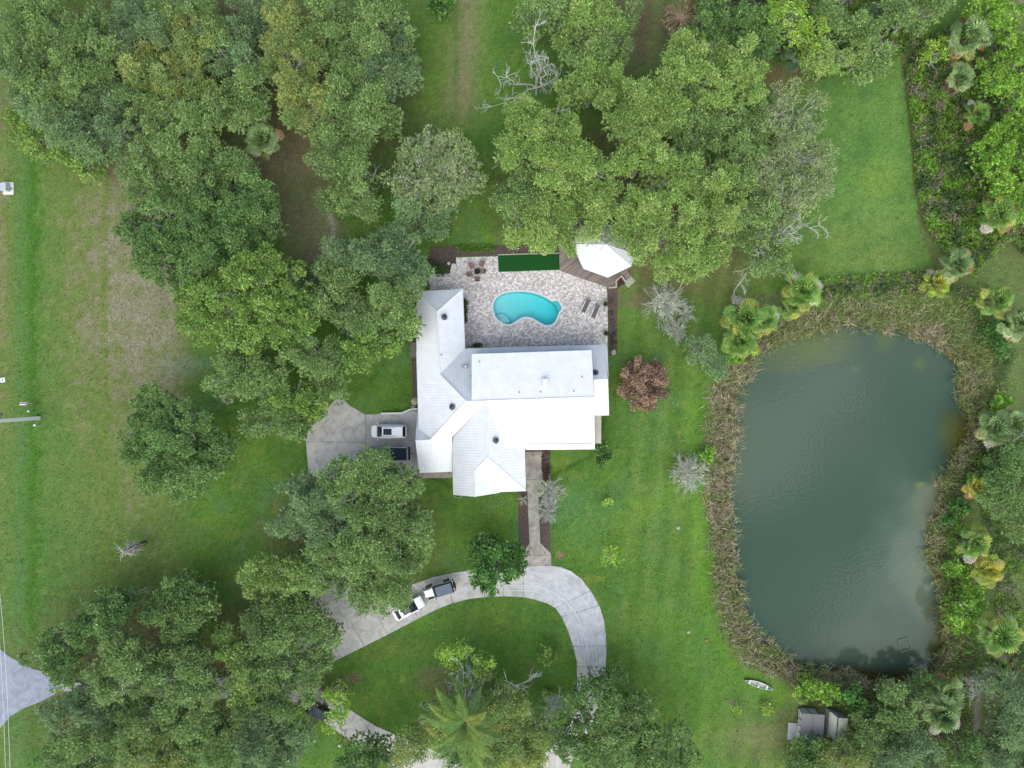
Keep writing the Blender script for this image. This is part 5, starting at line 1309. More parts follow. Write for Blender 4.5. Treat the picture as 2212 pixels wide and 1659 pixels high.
def feather_palm(idn, fx, fy, r, label, h=9.0, n=24):
    rg = np.random.default_rng(8000 + idn); p = P(fx, fy, h); R = r * S * (CAM_H - h) / CAM_H
    root = empty('feather_palm', (p.x, p.y, 0), label, 'palm'); base = np.array([0, 0, h - .6])
    P0, AX, N_, L_, W_, C_ = [], [], [], [], [], []; T = Tubes()
    pal = [A(118, 156, 66), A(96, 138, 62), A(142, 172, 76)]
    for k in range(n):
        t = (k + .5) / n; az = k * 2.399 + rg.normal() * .1; el = math.radians(72 - 70 * t); d = np.array([math.cos(az) * math.cos(el), math.sin(az) * math.cos(el), math.sin(el)])
        pts = [base]; ns = 9; dd = d.copy()
        for i in range(ns): pts.append(pts[-1] + dd * R * 1.22 / ns); dd = dd - np.array([0, 0, .13 + .04 * t]); dd /= np.linalg.norm(dd)
        T.path(pts, .04, .012); side = unit(np.cross(d, np.array([0, 0, 1.]))); c0 = np.array(pal[rg.integers(3)]) * math.exp(rg.normal() * .12)
        if k in (3,): c0 = np.array(A(136, 150, 60))
        for i in range(1, ns):
            for f in (0, .2, .4, .6, .8):
                b_ = pts[i] * (1 - f) + pts[i + 1] * f; tt = (i + f) / ns; fwd = unit(pts[i + 1] - pts[i]); ll = R * .21 * math.sin(math.pi * min(.97, .22 + tt * .76))
                for sg in (-1, 1):
                    ax = fwd * .55 + side * sg - np.array([0, 0, .28]) + rg.normal(size=3) * .08; P0.append(b_); AX.append(ax / np.linalg.norm(ax)); N_.append(np.array([0, 0, 1.])); L_.append(ll); W_.append(.11); C_.append(c0 * math.exp(rg.normal() * .1))
    V = leaf_quads(np.array(P0), np.array(AX), np.array(N_), np.array(L_), np.array(W_)); link('fronds', quads_mesh('fronds', V, np.array(C_), M['leaf']), root)
    link('leaf_stalks', T.mesh('leaf_stalks', mat('stalk_yellow', A(170, 176, 120), .7), 4), root)
    T = Tubes(); T.path([np.array([0, 0, -.2]), np.array([0, 0, h * .5]), base], .24, .17); link('trunk', T.mesh('trunk', M['bark'], 8), root)
# ------------------------------------------------------------------ the trees: style, label, crown lobes (survey position, radius, optional top height)
TREES = [
 # upper left wood
 ('A', 'broad green oak filling the extreme upper left corner', [(85,50,70),(150,90,75),(60,120,65),(205,60,60)]),
 ('B', 'small bluish oak on the left edge just below the corner oak', [(12,80,45),(18,140,42),(28,200,34)]),
 ('A', 'mid green oak below the corner oak, left of the yellow tinged one', [(110,190,70),(180,160,70),(215,110,50)]),
 ('B', 'blue green feathery oak with soft crown behind the dark bushes of the left lawn', [(100,235,62),(150,270,50)]),
 ('B', 'taller blue green oak just right of the soft blue one', [(215,225,70),(250,280,55),(205,310,45)]),
 ('Y', 'dark glossy bush tree at the left lawn edge, upper of two', [(45,262,36,5),(75,295,42,5),(95,330,30,4)]),
 ('Y', 'dark glossy bush tree at the left lawn edge, lower of two', [(150,325,40,5),(180,352,38,5),(200,378,20,4)]),
 ('B', 'dark bluish tree on the top edge right of the corner oak', [(280,30,55),(320,60,50),(270,80,42)]),
 ('C', 'yellow tinged oak with pale bare fork in the middle of the upper left wood', [(380,95,62),(430,80,50),(400,140,48)]),
 ('C', 'round yellowish crown left of the pale forked limb', [(290,125,44),(310,165,46)]),
 ('A', 'green oak on the top edge above the yellow tinged oak', [(370,30,50),(430,20,45),(470,65,46)]),
 ('B', 'dull green oak right of the yellow tinged oak', [(500,90,60),(530,140,50),(470,130,42)]),
 ('A', 'green oak between the two blue green oaks and the yellow tinged oak', [(290,215,52),(335,190,40)]),
 ('C', 'olive crowned oak at the heart of the upper left wood', [(390,195,60),(440,210,50),(355,235,42)]),
 ('A', 'green oak with round top above the fan palm', [(350,275,55),(430,265,52),(470,235,46)]),
 ('A', 'green oak immediately left of the fan palm in the wood', [(530,195,48),(515,240,44),(555,230,30)]),
 ('B', 'dark shaded tree on the top edge before the tall yellowish row', [(530,40,45,6),(560,70,36,6)]),
 ('C', 'yellowish loose oak on the top edge at the wood centre', [(610,40,50),(650,70,45),(590,90,40)]),
 ('C', 'yellowish loose oak with pale twigs above the fan palm', [(610,130,60),(640,180,52),(665,130,44)]),
 ('C', 'olive oak hanging over the right side of the fan palm', [(625,225,42),(660,250,50),(690,210,46)]),
 ('A', 'tall green oak on the top edge beside the clearing, left one', [(715,45,62),(690,100,48),(750,90,52)]),
 ('A', 'tall green oak on the top edge touching the clearing', [(810,35,66),(860,60,50),(800,95,50)]),
 ('B', 'grey green oak on the left rim of the upper clearing', [(860,120,52),(830,160,58),(885,165,34)]),
 ('A', 'green oak row tree below the grey green one', [(760,160,60),(790,215,60),(730,210,44)]),
 ('A', 'green oak reaching toward the olive brown oak from the left', [(770,280,58),(830,250,48),(720,290,40)]),
 ('A', 'light green oak beside the soil trail, upper', [(710,345,46),(750,350,52),(690,300,34)]),
 ('A', 'light green oak beside the soil trail, lower', [(745,420,54),(790,440,42),(775,390,46)]),
 ('O', 'olive brown thin oak with many pale twigs left of the big light green oaks', [(905,330,62),(975,335,66),(940,400,74),(1010,385,50),(880,390,52)]),
 ('B', 'low grey blue shrubby oak under the olive brown oak', [(880,470,42,6),(930,480,46,6),(960,455,36,6)]),
 # left wood
 ('A', 'green oak at the left lawn edge below the fan palm soil', [(310,360,58),(370,350,60),(300,410,46)]),
 ('A', 'green oak with pale limbs beside the brown soil clearing', [(450,340,55),(500,380,55),(420,400,50)]),
 ('E', 'big dark green oak west of the soil trail', [(400,470,85),(320,490,66),(480,450,66)]),
 ('E', 'dark green oak bulging into the soil clearing', [(550,430,58),(570,480,48),(520,500,52)]),
 ('E', 'dark green oak on the left lawn edge above the yellow green giant', [(340,560,60),(400,570,54),(450,540,50),(380,610,40)]),
 ('Y', 'giant yellow green leafy tree in the left centre, the brightest round crown of the wood', [(560,620,95,10.5),(500,640,70,9.5),(620,680,80,10),(540,700,75,9.5),(600,590,60,9.5)]),
 ('Y', 'yellow green round tree bulging west from the giant one', [(430,640,55,8),(410,690,46,7.5),(460,700,55,8)]),
 ('A', 'grey green oak south of the yellow green giant', [(520,780,62),(480,830,50),(570,820,60)]),
 ('A', 'pale green oak reaching to the top of the concrete turning pad', [(600,880,64),(560,910,44),(640,920,42)]),
 ('Y', 'small yellow green tree at the tip of the concrete pad', [(640,860,44),(675,880,34)]),
 ('A', 'mixed green oak above the concrete pad by the front grass', [(700,790,58),(660,760,48),(720,840,42)]),
 ('B', 'dull green oak overhanging the west wing roof, upper', [(850,545,66,9.5),(890,590,48,9.5),(800,550,50,9)]),
 ('A', 'green oak overhanging the west wing roof, lower', [(850,650,62,9.5),(880,700,40,9),(800,690,58,9)]),
 ('A', 'light green oak between the yellow green giant and the roof side oaks', [(730,620,60),(690,650,45),(745,670,52)]),
 ('B', 'dull green oak at the lower end of the soil trail', [(760,560,46),(700,580,40),(730,540,36)]),
 ('Y', 'yellowish oak tip hanging over the grass beside the house', [(800,740,46,8),(840,745,34,7.5),(770,770,42,8)]),
 ('E', 'solitary broad dark green oak standing alone on the left lawn', [(330,900,70,9),(400,930,72,9.5),(370,980,80,9.5),(440,990,62,9),(300,960,50,8.5),(350,1020,56,8.5),(480,960,34,8),(400,1050,42,8)]),
 # drive side
 ('A', 'large grey green oak covering the pickup and driveway corner', [(800,1020,66,10),(860,1050,60,10),(740,1040,62,10),(800,1090,70,10.5)]),
 ('B', 'spreading grey green oak whose feathery side reaches the left lawn', [(680,1080,66),(640,1060,40),(620,1130,44),(700,1140,60)]),
 ('A', 'grey green oak directly above the parked white car', [(830,1150,80,10.5),(880,1190,66,10),(900,1130,44,10),(780,1190,60,10),(840,1250,62,9.5)]),
 ('A', 'grey green oak with open dark gaps left of the parked white car', [(720,1200,62),(760,1260,58),(800,1300,44),(858,1297,36,8),(690,1250,46)]),
 ('L', 'bright topped oak at the left end of the driveway loop', [(560,1240,48),(600,1280,56),(640,1240,40)]),
 ('A', 'green oak hanging over the west arm of the driveway loop', [(600,1360,66),(660,1340,58),(560,1330,40),(700,1380,44)]),
 ('A', 'green oak at the point of the island lawn', [(600,1440,62),(650,1470,52),(680,1430,42),(550,1430,44)]),
 # lower left wood
 ('E', 'dark oak topping the lower left wood near the dead palm', [(390,1275,44),(430,1290,38),(360,1310,44)]),
 ('A', 'lighter green oak in the middle of the lower left wood top', [(400,1350,54),(370,1400,50),(440,1320,36)]),
 ('E', 'dark green oak at the upper left of the lower left wood', [(230,1320,56),(190,1350,50),(270,1300,34),(170,1390,40)]),
 ('E', 'dark oak at the left end of the lower wood above the street', [(110,1400,46),(80,1420,36),(140,1440,44)]),
 ('A', 'rounded light green crown left of centre in the lower wood', [(270,1420,64,10.5),(230,1470,55,10),(310,1470,50,10)]),
 ('A', 'tall green crown right of the rounded light one', [(400,1450,62,10),(380,1500,50,10),(440,1490,46,9.5)]),
 ('L', 'pale feathery crown between the wood centre and the island point', [(510,1420,46),(530,1480,54),(480,1380,34)]),
 ('E', 'small dark tree hiding the driveway mouth at the street', [(125,1460,28,6),(150,1470,24,6)]),
 ('B', 'bluish oak right beside the driveway mouth, below the drive', [(190,1520,56),(150,1530,42),(110,1550,34),(230,1550,46)]),
 ('A', 'green crown below the tall green one in the lower wood', [(320,1560,60),(370,1560,50),(290,1520,42)]),
 ('A', 'green crown on the bottom wood row left of centre', [(240,1620,62),(170,1600,50),(200,1660,50)]),
 ('E', 'dark tree in the bottom left corner of the lower wood', [(120,1620,44),(110,1665,40),(160,1660,40)]),
 ('C', 'yellowish grey oak on the bottom edge of the lower wood', [(340,1635,60),(400,1650,50),(300,1660,44)]),
 ('A', 'green oak right of the yellowish grey one at the bottom', [(440,1570,56),(480,1620,56),(420,1610,40)]),
 ('B', 'bluish feathery oak on the bottom edge left of the lower drive', [(560,1580,66),(600,1630,66),(540,1650,52),(640,1600,44)]),
 ('A', 'green oak above the bluish feathery one at the bottom', [(530,1530,46),(590,1510,48)]),
 ('D', 'yellow green sapling with bare twigs beside the dark parked car', [(725,1500,30,6),(730,1545,26,6),(705,1580,22,5.5),(745,1515,20,5)]),
 ('E', 'dark oak at the bottom edge below the lower drive', [(780,1640,58,7),(820,1630,42,7),(760,1670,40,7)]),
 ('C', 'yellowish oak left of the feather palm on the bottom edge', [(880,1620,44),(910,1600,34),(860,1660,40)]),
 ('D', 'thin yellow green oak with bare pale limbs above the feather palm', [(960,1415,26,7),(1000,1405,28,7),(1045,1440,32,7.5),(980,1455,26,7),(1010,1480,18,6.5)]),
 ('C', 'thin olive oak left of the feather palm trunk', [(960,1535,34,8),(985,1520,20,8),(950,1570,22,7.5)]),
 ('E', 'dark leafy growth under the fronds of the feather palm', [(1000,1590,44,4),(960,1610,36,4),(1040,1600,36,4),(990,1640,36,4)]),
 ('C', 'yellow olive oak right of the feather palm', [(1070,1510,44,8.5),(1110,1540,48,8.5),(1085,1570,40,8.5),(1050,1475,26,8)]),
 ('C', 'olive oak at the bottom edge right of the feather palm', [(1100,1620,52),(1160,1590,40),(1060,1640,34),(1150,1640,40)]),
 ('E', 'small leafed dark tree over the right arm of the loop', [(1270,1500,40,8),(1300,1480,38,8),(1240,1520,28,7.5),(1335,1460,26,7)]),
 ('E', 'dark tree over the lower right end of the loop', [(1230,1590,42,8),(1260,1560,36,8),(1215,1620,30,7.5)]),
 ('A', 'wide grey green oak at the bottom, right of the loop', [(1340,1580,76),(1400,1620,66),(1300,1640,60),(1380,1540,48),(1330,1520,40)]),
 ('E', 'dark tree on the bottom edge right of the wide grey green oak', [(1470,1590,36),(1490,1640,34),(1460,1660,34)]),
 ('G', 'vivid green large leaved tree beside the entry walk', [(1068,1200,48,6),(1040,1190,36,5.5),(1090,1230,44,6),(1050,1245,42,5.5),(1110,1195,30,5.5),(1065,1270,24,5)]),
 # upper right wood
 ('A', 'grey green oak on the top edge right of the clearing', [(1180,20,52),(1130,30,34),(1150,60,30)]),
 ('L', 'light oak on the top edge with pale curved limb', [(1260,30,56),(1300,60,52),(1240,80,46)]),
 ('A', 'green oak below the light top edge oak', [(1290,120,52),(1240,120,40),(1330,110,38)]),
 ('A', 'darker oak on the top edge left of the soil gap', [(1360,30,34),(1340,60,30)]),
 ('L', 'light green oak left of the biggest group, beside the dead pale tree', [(1280,165,56),(1240,195,46),(1320,190,50)]),
 ('L', 'light green broad oak in the middle, below the dead pale tree', [(1160,290,66,10),(1130,250,46,9.5),(1210,260,52,10),(1100,330,40,9)]),
 ('L', 'light green broad oak centre with dark limb hollow', [(1230,340,74,10.5),(1290,380,50,10),(1180,370,50,10)]),
 ('A', 'green oak at the left rim of the great oak group', [(1100,430,44),(1140,400,50),(1130,360,40)]),
 ('L', 'light green oak over the mulch bed above the turf', [(1130,480,52),(1190,460,56),(1170,510,44)]),
 ('L', 'light green oak left of the gazebo roof', [(1270,500,30,9),(1300,498,26,9),(1230,480,50),(1270,430,46),(1225,515,32,8)]),
 ('L', 'light oak crown in the top middle of the great oak group', [(1400,220,70,10.5),(1350,260,60,10),(1440,250,50,10)]),
 ('L', 'light oak crown right of the top middle one', [(1500,130,72,10.5),(1450,160,50,10),(1540,180,56,10)]),
 ('L', 'light oak at the right top rim near the brown soil', [(1600,140,56,10),(1620,180,48,9.5),(1570,110,44,9.5)]),
 ('A', 'shaded green oak inside the great oak group', [(1480,250,60),(1550,260,62),(1500,310,50)]),
 ('L', 'rounded light crown at the very centre of the great oak group', [(1385,320,50,10),(1420,350,52,10),(1350,345,36,9.5)]),
 ('L', 'light crown left of the centre hollow', [(1300,450,42,9.5),(1320,410,34,9)]),
 ('L', 'light green crown immediately above the gazebo', [(1400,440,62,10),(1360,480,42,9.5),(1450,400,52,10)]),
 ('L', 'light green crown right of and above the gazebo', [(1345,512,26,8.5),(1430,520,60,9.5),(1390,545,36,8.5),(1480,490,58,10)]),
 ('L', 'light green crown hanging over the deck stairs', [(1440,575,38,8),(1490,570,50,9),(1540,540,44,9)]),
 ('L', 'light green oak in the right half of the great oak group', [(1530,400,66,10),(1560,460,56,10),(1500,370,44,10)]),
 ('A', 'mid green oak between the light crowns and the grey olive oaks', [(1600,330,56),(1620,280,50),(1590,390,42)]),
 ('O', 'grey olive oak on the right rim, upper', [(1690,220,52),(1730,270,58),(1660,250,44),(1770,220,30)]),
 ('O', 'grey olive oak on the right rim, middle', [(1700,330,58),(1760,340,52),(1650,380,48)]),
 ('O', 'grey olive oak on the right rim, lower', [(1740,410,58),(1690,430,50),(1780,390,34),(1720,460,34)]),
 ('A', 'green oak under the grey olive oaks beside the pale dead limbs', [(1640,450,44),(1600,470,42),(1620,510,40)]),
 ('A', 'green thin oak below the pale dead limbs', [(1680,540,36,6),(1650,570,34,6),(1700,580,26,5.5),(1640,530,26,6)]),
 ('B', 'grey green shrubby tree by the palms at the upper left pond corner', [(1520,760,40,4.5),(1550,790,34,4.5),(1490,745,24,4)]),
 # top right band
 ('E', 'dark green oak on the top edge right of the dead frond palm', [(1540,30,50),(1560,70,44),(1510,60,30)]),
 ('E', 'dark green oak left of the dark palmetto', [(1620,40,50),(1600,90,44),(1650,90,42)]),
 ('D', 'yellow green oak above the dark palmetto', [(1720,50,50),(1680,30,44),(1750,80,40)]),
 ('A', 'bright green oak on the top edge right of the yellow green one', [(1800,20,50),(1830,50,40)]),
 ('L', 'pale green oak jutting over the upper end of the back lawn', [(1800,110,46),(1850,130,46),(1770,130,38)]),
 ('A', 'green rounded oak right of the pale jutting one', [(1880,80,52),(1900,120,40),(1870,150,34)]),
 ('A', 'green oak on the top edge near the right palms', [(1950,20,50),(1990,30,40),(2030,10,40)]),
 ('D', 'small bright round bush below the top right palm', [(2020,110,32,3.5)]),
 ('V', 'vivid large leaved tree in the extreme upper right corner', [(2170,40,48,6),(2130,20,40,6),(2200,90,44,6)]),
 ('V', 'vivid large leaved tree below the corner one', [(2170,140,40,5.5),(2195,185,44,5.5),(2140,175,32,5)]),
 ('V', 'vivid large leaved tree on the right edge, the biggest mound', [(2150,330,52,6),(2190,290,46,6),(2180,380,52,6),(2210,340,40,6)]),
 ('V', 'vivid bush right of the mixed weeds, lowest of the vivid group', [(2170,430,40,4.5),(2205,450,36,4.5)]),
 # pond surroundings
 ('V', 'yellow green bush on the right pond bank near the reeds', [(2160,872,24,2.5)]),
 ('V', 'yellow green bush below the left clump of palms at the pond', [(1590,775,18,1.6),(1630,760,14,1.4)]),
 ('V', 'yellow green bush between the reeds and the left lawn', [(1525,985,18,1.6),(1535,970,10,1.4)]),
 ('V', 'bright bush on the right pond bank, largest', [(2085,1310,42,3.5),(2070,1350,30,3),(2100,1280,26,3)]),
 ('G', 'dark green bush on the right bank above the brown water', [(2070,1100,28,2.6),(2050,1130,20,2.2)]),
 ('V', 'bright low bush left of the yellow palm on the right bank', [(2060,1228,28,2.2),(2085,1235,16,2)]),
 ('G', 'dark green bush between palms on the upper right bank', [(2150,720,34,3),(2175,750,24,2.8)]),
 ('E', 'grey green tree at the right edge beside the middle palms', [(2180,1010,50,6),(2210,970,40,6),(2150,1040,34,5.5)]),
 ('A', 'pale grey green tree at the right edge below the middle palms', [(2190,1090,46,6),(2150,1080,34,5.5),(2210,1140,36,5.5)]),
 ('V', 'bright large leaved bush on the lower pond bank above the shed', [(1750,1485,34,3.5),(1790,1495,30,3.5)]),
 ('G', 'dark green bush behind the shed', [(1835,1498,34,3),(1855,1525,28,3)]),
 ('A', 'green tree overlapping the cream shed', [(1885,1558,44,5),(1912,1590,42,5.5),(1866,1602,36,4.5)]),
 ('C', 'yellowish tree below the cream shed', [(1830,1626,44,4.5),(1790,1642,38,4),(1860,1650,36,5)]),
 ('E', 'dark tree below the dark roofed shed', [(1742,1632,38,3.6),(1765,1606,28,3.4),(1720,1660,36,4)]),
 ('A', 'green tree left of the lower right fan palms', [(1960,1540,44,6),(1930,1500,34,5.5),(1990,1500,34,5.5)]),
 ('B', 'grey green tree on the bottom edge in the lower right', [(1960,1620,52,7),(2010,1640,44,7),(1920,1650,40,6.5)]),
 ('E', 'dark small tree over the lower right pond corner', [(1990,1460,26,4),(2020,1480,24,4)]),
 ('B', 'bluish twiggy tree at the right edge beside the sandy trail', [(2160,1480,44,6),(2200,1500,46,6),(2180,1540,38,6)]),
 ('B', 'bluish tree in the extreme lower right corner', [(2180,1600,48,6.5),(2150,1640,42,6),(2210,1650,40,6)]),
 ('E', 'dark tree on the bottom edge left of the sandy trail', [(2080,1640,42,5.5),(2110,1600,32,5)]),
 # garden
 ('Y', 'round yellow green shrub in the island lawn', [(1178,1400,22,2.4),(1172,1425,20,2.2),(1190,1420,16,2)]),
 ('G', 'dark green shrub tree at the corner of the front eave', [(1300,965,20,3.2),(1305,990,22,3.2),(1318,975,14,3),(1296,995,14,3)]),
 ('D', 'tiny yellow green shrub in the front lawn', [(1311,1084,11,1.0)]),
 ('D', 'tiny bright sapling in the lawn left of the shed, left one', [(1590,1530,12,1.1)]),
 ('D', 'tiny yellow sapling in the lawn left of the shed, right one', [(1659,1533,10,.9)]),
 ('D', 'small orange tinged sapling in the island lawn', [(1181,1503,9,.8)]),
 ('G', 'dark shrub by the clearing on the top edge', [(950,25,22,2.6),(938,10,18,2.4),(965,8,18,2.4)]),
]
GRP = {'A': 'oaks of the woods', 'B': 'oaks of the woods', 'C': 'oaks of the woods', 'L': 'oaks of the woods', 'E': 'oaks of the woods', 'O': 'oaks of the woods'}
for i_, (sty, lab, sp) in enumerate(TREES):
    big = max(s[2] for s in sp) > 29
    shrub = ('bush' in lab or 'shrub' in lab or 'sapling' in lab) and 'tree' not in lab
    nm = 'shrub' if shrub else ('oak_tree' if ' oak' in lab or 'crown' in lab else 'broadleaf_tree')
    make_tree(i_, sty, lab, sp, GRP.get(sty) if nm == 'oak_tree' else None, nm, 'shrub' if shrub else 'tree', snags={'O': 2.6, 'C': 1.7, 'D': .8, 'V': 0, 'G': .1, 'Y': .7}.get(sty, 1.0) if big else .3,
              dens={'O': .75, 'V': 1.6, 'G': 1.5}.get(sty, 1.0) * (1.0 if big else 1.5), flat=.55 if big else .8)
make_tree(300, 'R', 'round dead shrub tree with dry reddish brown leaves right of the house', [(1372,806,36,3.4),(1408,808,36,3.4),(1388,850,38,3.3),(1420,840,30,3),(1363,840,30,3),(1396,872,24,2.6)], None, 'dead_tree', 'tree', snags=.2, dens=1.0, flat=.8)
make_tree(301, 'D', 'sparse yellow green young tree in the lawn right of the loop', [(1308,1188,10,3),(1320,1203,12,3),(1332,1212,9,2.8),(1304,1212,8,2.8),(1325,1190,7,2.8)], None, 'young_tree', 'tree', snags=1, dens=.35, flat=.8)

bare(1, 1440, 655, 44, 'silvery bare shrub right of the deck with a little green in it', 3.0, 34, leaf=.8, sty='S', name='bare_tree', cat='tree')
bare(2, 1462, 715, 26, 'small silvery bare shrub touching the lower side of the larger one', 2.2, 26, leaf=.8, sty='S')
bare(3, 1480, 676, 22, 'silvery bare branch spray reaching right toward the pond palms', 2.4, 14)
bare(4, 1184, 1062, 34, 'silvery twiggy shrub on the right of the entry walk', 2.6, 34, leaf=.8, sty='S')
bare(5, 1183, 1105, 26, 'silvery twiggy shrub on the right of the entry walk, lower one', 2.2, 26)
bare(6, 1131, 1080, 14, 'low pale succulent like shrub left of the entry walk', 1.0, 22, lev=1)
bare(7, 1488, 1022, 40, 'silver bare shrub at the pond reeds on the left bank', 2.6, 40, leaf=.8, sty='S')
bare(8, 1398, 1498, 26, 'pale fallen bare branch in the lawn right of the loop', 1.0, 3, lev=3, name='fallen_branch', cat='branch') if False else None
bare(9, 1195, 1515, 20, 'pale bare branch lying over the island lawn near the loop', 4.5, 9)
def bare_tree(idn, base, tips, h, label, r0=.13, lev=2, m='bark2'):
    rg = np.random.default_rng(9000 + idn); b = P(*base, 0); root = empty('dead_tree', b, label, 'tree'); T = Tubes()
    fork = np.array([0, 0, h * .3]); T.path([np.array([0, 0, -.1]), fork], r0 * 1.3, r0)
    for fx, fy, zz in tips:
        t = np.array(P(fx, fy, zz) - b); pts = wig(fork, t, 6, .035, rg); T.path(pts, r0 * .8, .03)
        for i in range(2, 7):
            for _ in range(2):
                d = unit(pts[i] - pts[i - 1]); c = rg.normal(size=3) * np.array([1, 1, .3]); branch(T, pts[i], d * .7 + c * .8, rg.uniform(.8, 1.6), .035, lev, rg, .0, (1, 3), .8, .016)
    link('branches', T.mesh('branches', M[m]), root); return root
bare_tree(1, (1158, 205), [(1158, 55, 9), (1185, 125, 8), (1075, 165, 7), (1062, 230, 6), (1205, 175, 6), (1150, 135, 7)], 8, 'tall dead pale tree standing at the right rim of the upper clearing')
bare_tree(2, (1640, 510), [(1580, 500, 7), (1640, 535, 6), (1700, 505, 7), (1770, 487, 7), (1598, 610, 5), (1652, 545, 6), (1720, 500, 7), (1600, 480, 7.5), (1655, 460, 8)], 8, 'dead pale limbs spreading over the lawn below the grey olive oaks', .09)
bare_tree(3, (1003, 1500), [(1000, 1440, 7.5), (985, 1465, 7), (1030, 1460, 7), (1110, 1480, 7.5), (1130, 1475, 7), (925, 1545, 6), (1065, 1530, 7)], 7, 'dead pale limbs standing among the thin oaks above the feather palm', .10)
bare_tree(4, (712, 1475), [(735, 1465, 3), (690, 1490, 3), (755, 1480, 3), (695, 1560, 4), (660, 1585, 4), (740, 1600, 4)], 4, 'brown twiggy bare tree between the lower drive and the dark parked car', .05, 2, 'barkbr')
bare_tree(5, (2118, 1482), [(2110, 1470, 3), (2140, 1478, 3), (2100, 1500, 3), (2165, 1490, 3.5)], 3, 'pale bare twiggy snag on the sandy trail in the lower right', .06)
bare_tree(6, (1165, 1565), [(1150, 1558, 3.0), (1195, 1525, 3.2), (1205, 1512, 3)], 3, 'lone crooked pale branch beside the loop in the island lawn', .05)

# dead standing palm on the left lawn
def dead_palm():
    b = P(312, 1172); root = empty('dead_palm', b, 'dead grey palm with hanging fronds standing alone on the left lawn', 'palm'); rg = np.random.default_rng(5)
    top = np.array(P(266, 1192, 4.8) - b); T = Tubes(); T.path([np.array([0, 0, -.2]), np.array([0, 0, .05]), top * np.array([.5, .5, .5]), top], .34, .16); link('trunk', T.mesh('trunk', M['barkbr'], 9), root)
    T = Tubes()
    for k in range(150):
        a = rg.random() * 6.283; d = np.array([math.cos(a) * .55, math.sin(a) * .55, -.9 if k % 4 else .3]) + rg.normal(size=3) * .15; st = top - np.array([0, 0, rg.random() * 1.6]) * np.array([1, 1, 1]); L = rg.uniform(1.0, 1.9)
        T.path([st, st + d * L * .5, st + d * L + np.array([0, 0, -.3])], .05, .02)
    link('dead_fronds', T.mesh('dead_fronds', mat('dry_grey_frond', A(225, 218, 208), .85, noise=.15, nscale=8), 4), root)
dead_palm()
def dead_frond_palm():
    p = P(1470, 38, 6); root = empty('dead_palm', (p.x, p.y, 0), 'brown dead frond palm among the oaks on the top edge', 'palm'); rg = np.random.default_rng(6); T = Tubes()
    T.path([np.array([0, 0, -.2]), np.array([0, 0, 6.0])], .25, .18); link('trunk', T.mesh('trunk', M['barkbr'], 8), root)
    T = Tubes()
    for k in range(26):
        a = k * 2.4; L = rg.uniform(1.5, 2.2); d = np.array([math.cos(a), math.sin(a), .5]); T.path([np.array([0, 0, 5.8]), np.array([0, 0, 5.8]) + d * L * .5, np.array([0, 0, 5.6]) + d * L * np.array([1, 1, .5])], .05, .025)
        for j in range(5):
            q = np.array([0, 0, 5.6]) + d * L * np.array([1, 1, .5]); T.path([q, q + rg.normal(size=3) * .3 + np.array([math.cos(a) * .2, math.sin(a) * .2, -.2])], .05, .02)
    link('dead_fronds', T.mesh('dead_fronds', mat('brown_frond', A(176, 146, 120), .85, noise=.2, nscale=6), 4), root)
dead_frond_palm()
PALMS = [
 (565, 302, 42, 'fan palm in the soil clearing of the upper left wood', 5, 0), (1738, 100, 46, 'dark fan palmetto in the top right band of trees', 4, 3), (1700, 95, 30, 'dark palmetto partly under the yellow green oak on the top edge', 3, 3), (1900, 35, 34, 'dark fan palm on the top edge beside the rounded oak', 4, 3),
 (2098, 75, 48, 'large grey green fan palm at the upper right', 5, 0), (2075, 165, 36, 'grey green fan palm below the small bright bush', 3.5, 0), (2112, 243, 34, 'fan palm with white dead fronds beside the biggest vivid mound', 3.5, 1),
 (2160, 462, 48, 'fan palm with yellow skirt at the right edge', 4.5, 1), (2068, 572, 38, 'fan palm at the lower end of the right margin, above the yellow one', 4, 0), (2025, 610, 34, 'small yellow green fan palm above the pond', 2.5, 2),
 (2155, 648, 44, 'fan palm with yellow skirt right of the pond top', 4.5, 1), (2200, 695, 42, 'fan palm cut by the right edge beside the pond top', 4.5, 0), (1735, 628, 46, 'fan palm with brown tips above the reeds, nearer the lawn', 3.5, 1), (1712, 660, 32, 'lower fan palm of the pair above the reeds', 2.5, 1),
 (1610, 690, 52, 'big lush fan palm at the upper left pond corner, left of two', 3.5, 1), (1650, 690, 40, 'big lush fan palm at the upper left pond corner, right of two', 3.5, 1), (1600, 735, 44, 'lush fan palm lowest of the corner clump', 3, 1),
 (2150, 925, 44, 'grey fan palm on the right bank beside the brown water', 4, 0), (2195, 915, 36, 'fan palm cut by the right edge beside the grey palm', 4, 0), (2112, 1050, 34, 'yellow fan palm on the right bank', 3.5, 2), (2105, 1172, 40, 'grey green fan palm on the right bank middle', 3.5, 1),
 (2135, 1232, 36, 'small yellow green fan palm below the middle right bank palm', 2.8, 2), (2160, 1372, 52, 'large green fan palm at the lower right of the pond', 5, 1), (2050, 1500, 40, 'fan palm with brown tips below the lower right pond corner', 4.5, 0), (2035, 1545, 46, 'large grey green fan palm in the lower right trees', 5, 0),
 (1935, 1510, 30, 'dark small fan palm on the lower pond bank', 3, 3), (1735, 1505, 22, 'small palmetto beside the bright bush above the shed', 1.8, 1), (2165, 1440, 20, 'little palm seedling beside the sandy trail', 1.2, 1), (1090, 1590, 40, 'fan palm mixed into the olive oaks right of the feather palm', 6.5, 0),
]
for i_, (fx, fy, r, lab, h, st) in enumerate(PALMS): fan_palm(i_, fx, fy, r, lab, h, st, n=30 if r > 30 else 20)
feather_palm(1, 1004, 1565, 88, 'tall feather leaved palm with grey trunk at the bottom of the island lawn', 9.5, 30)

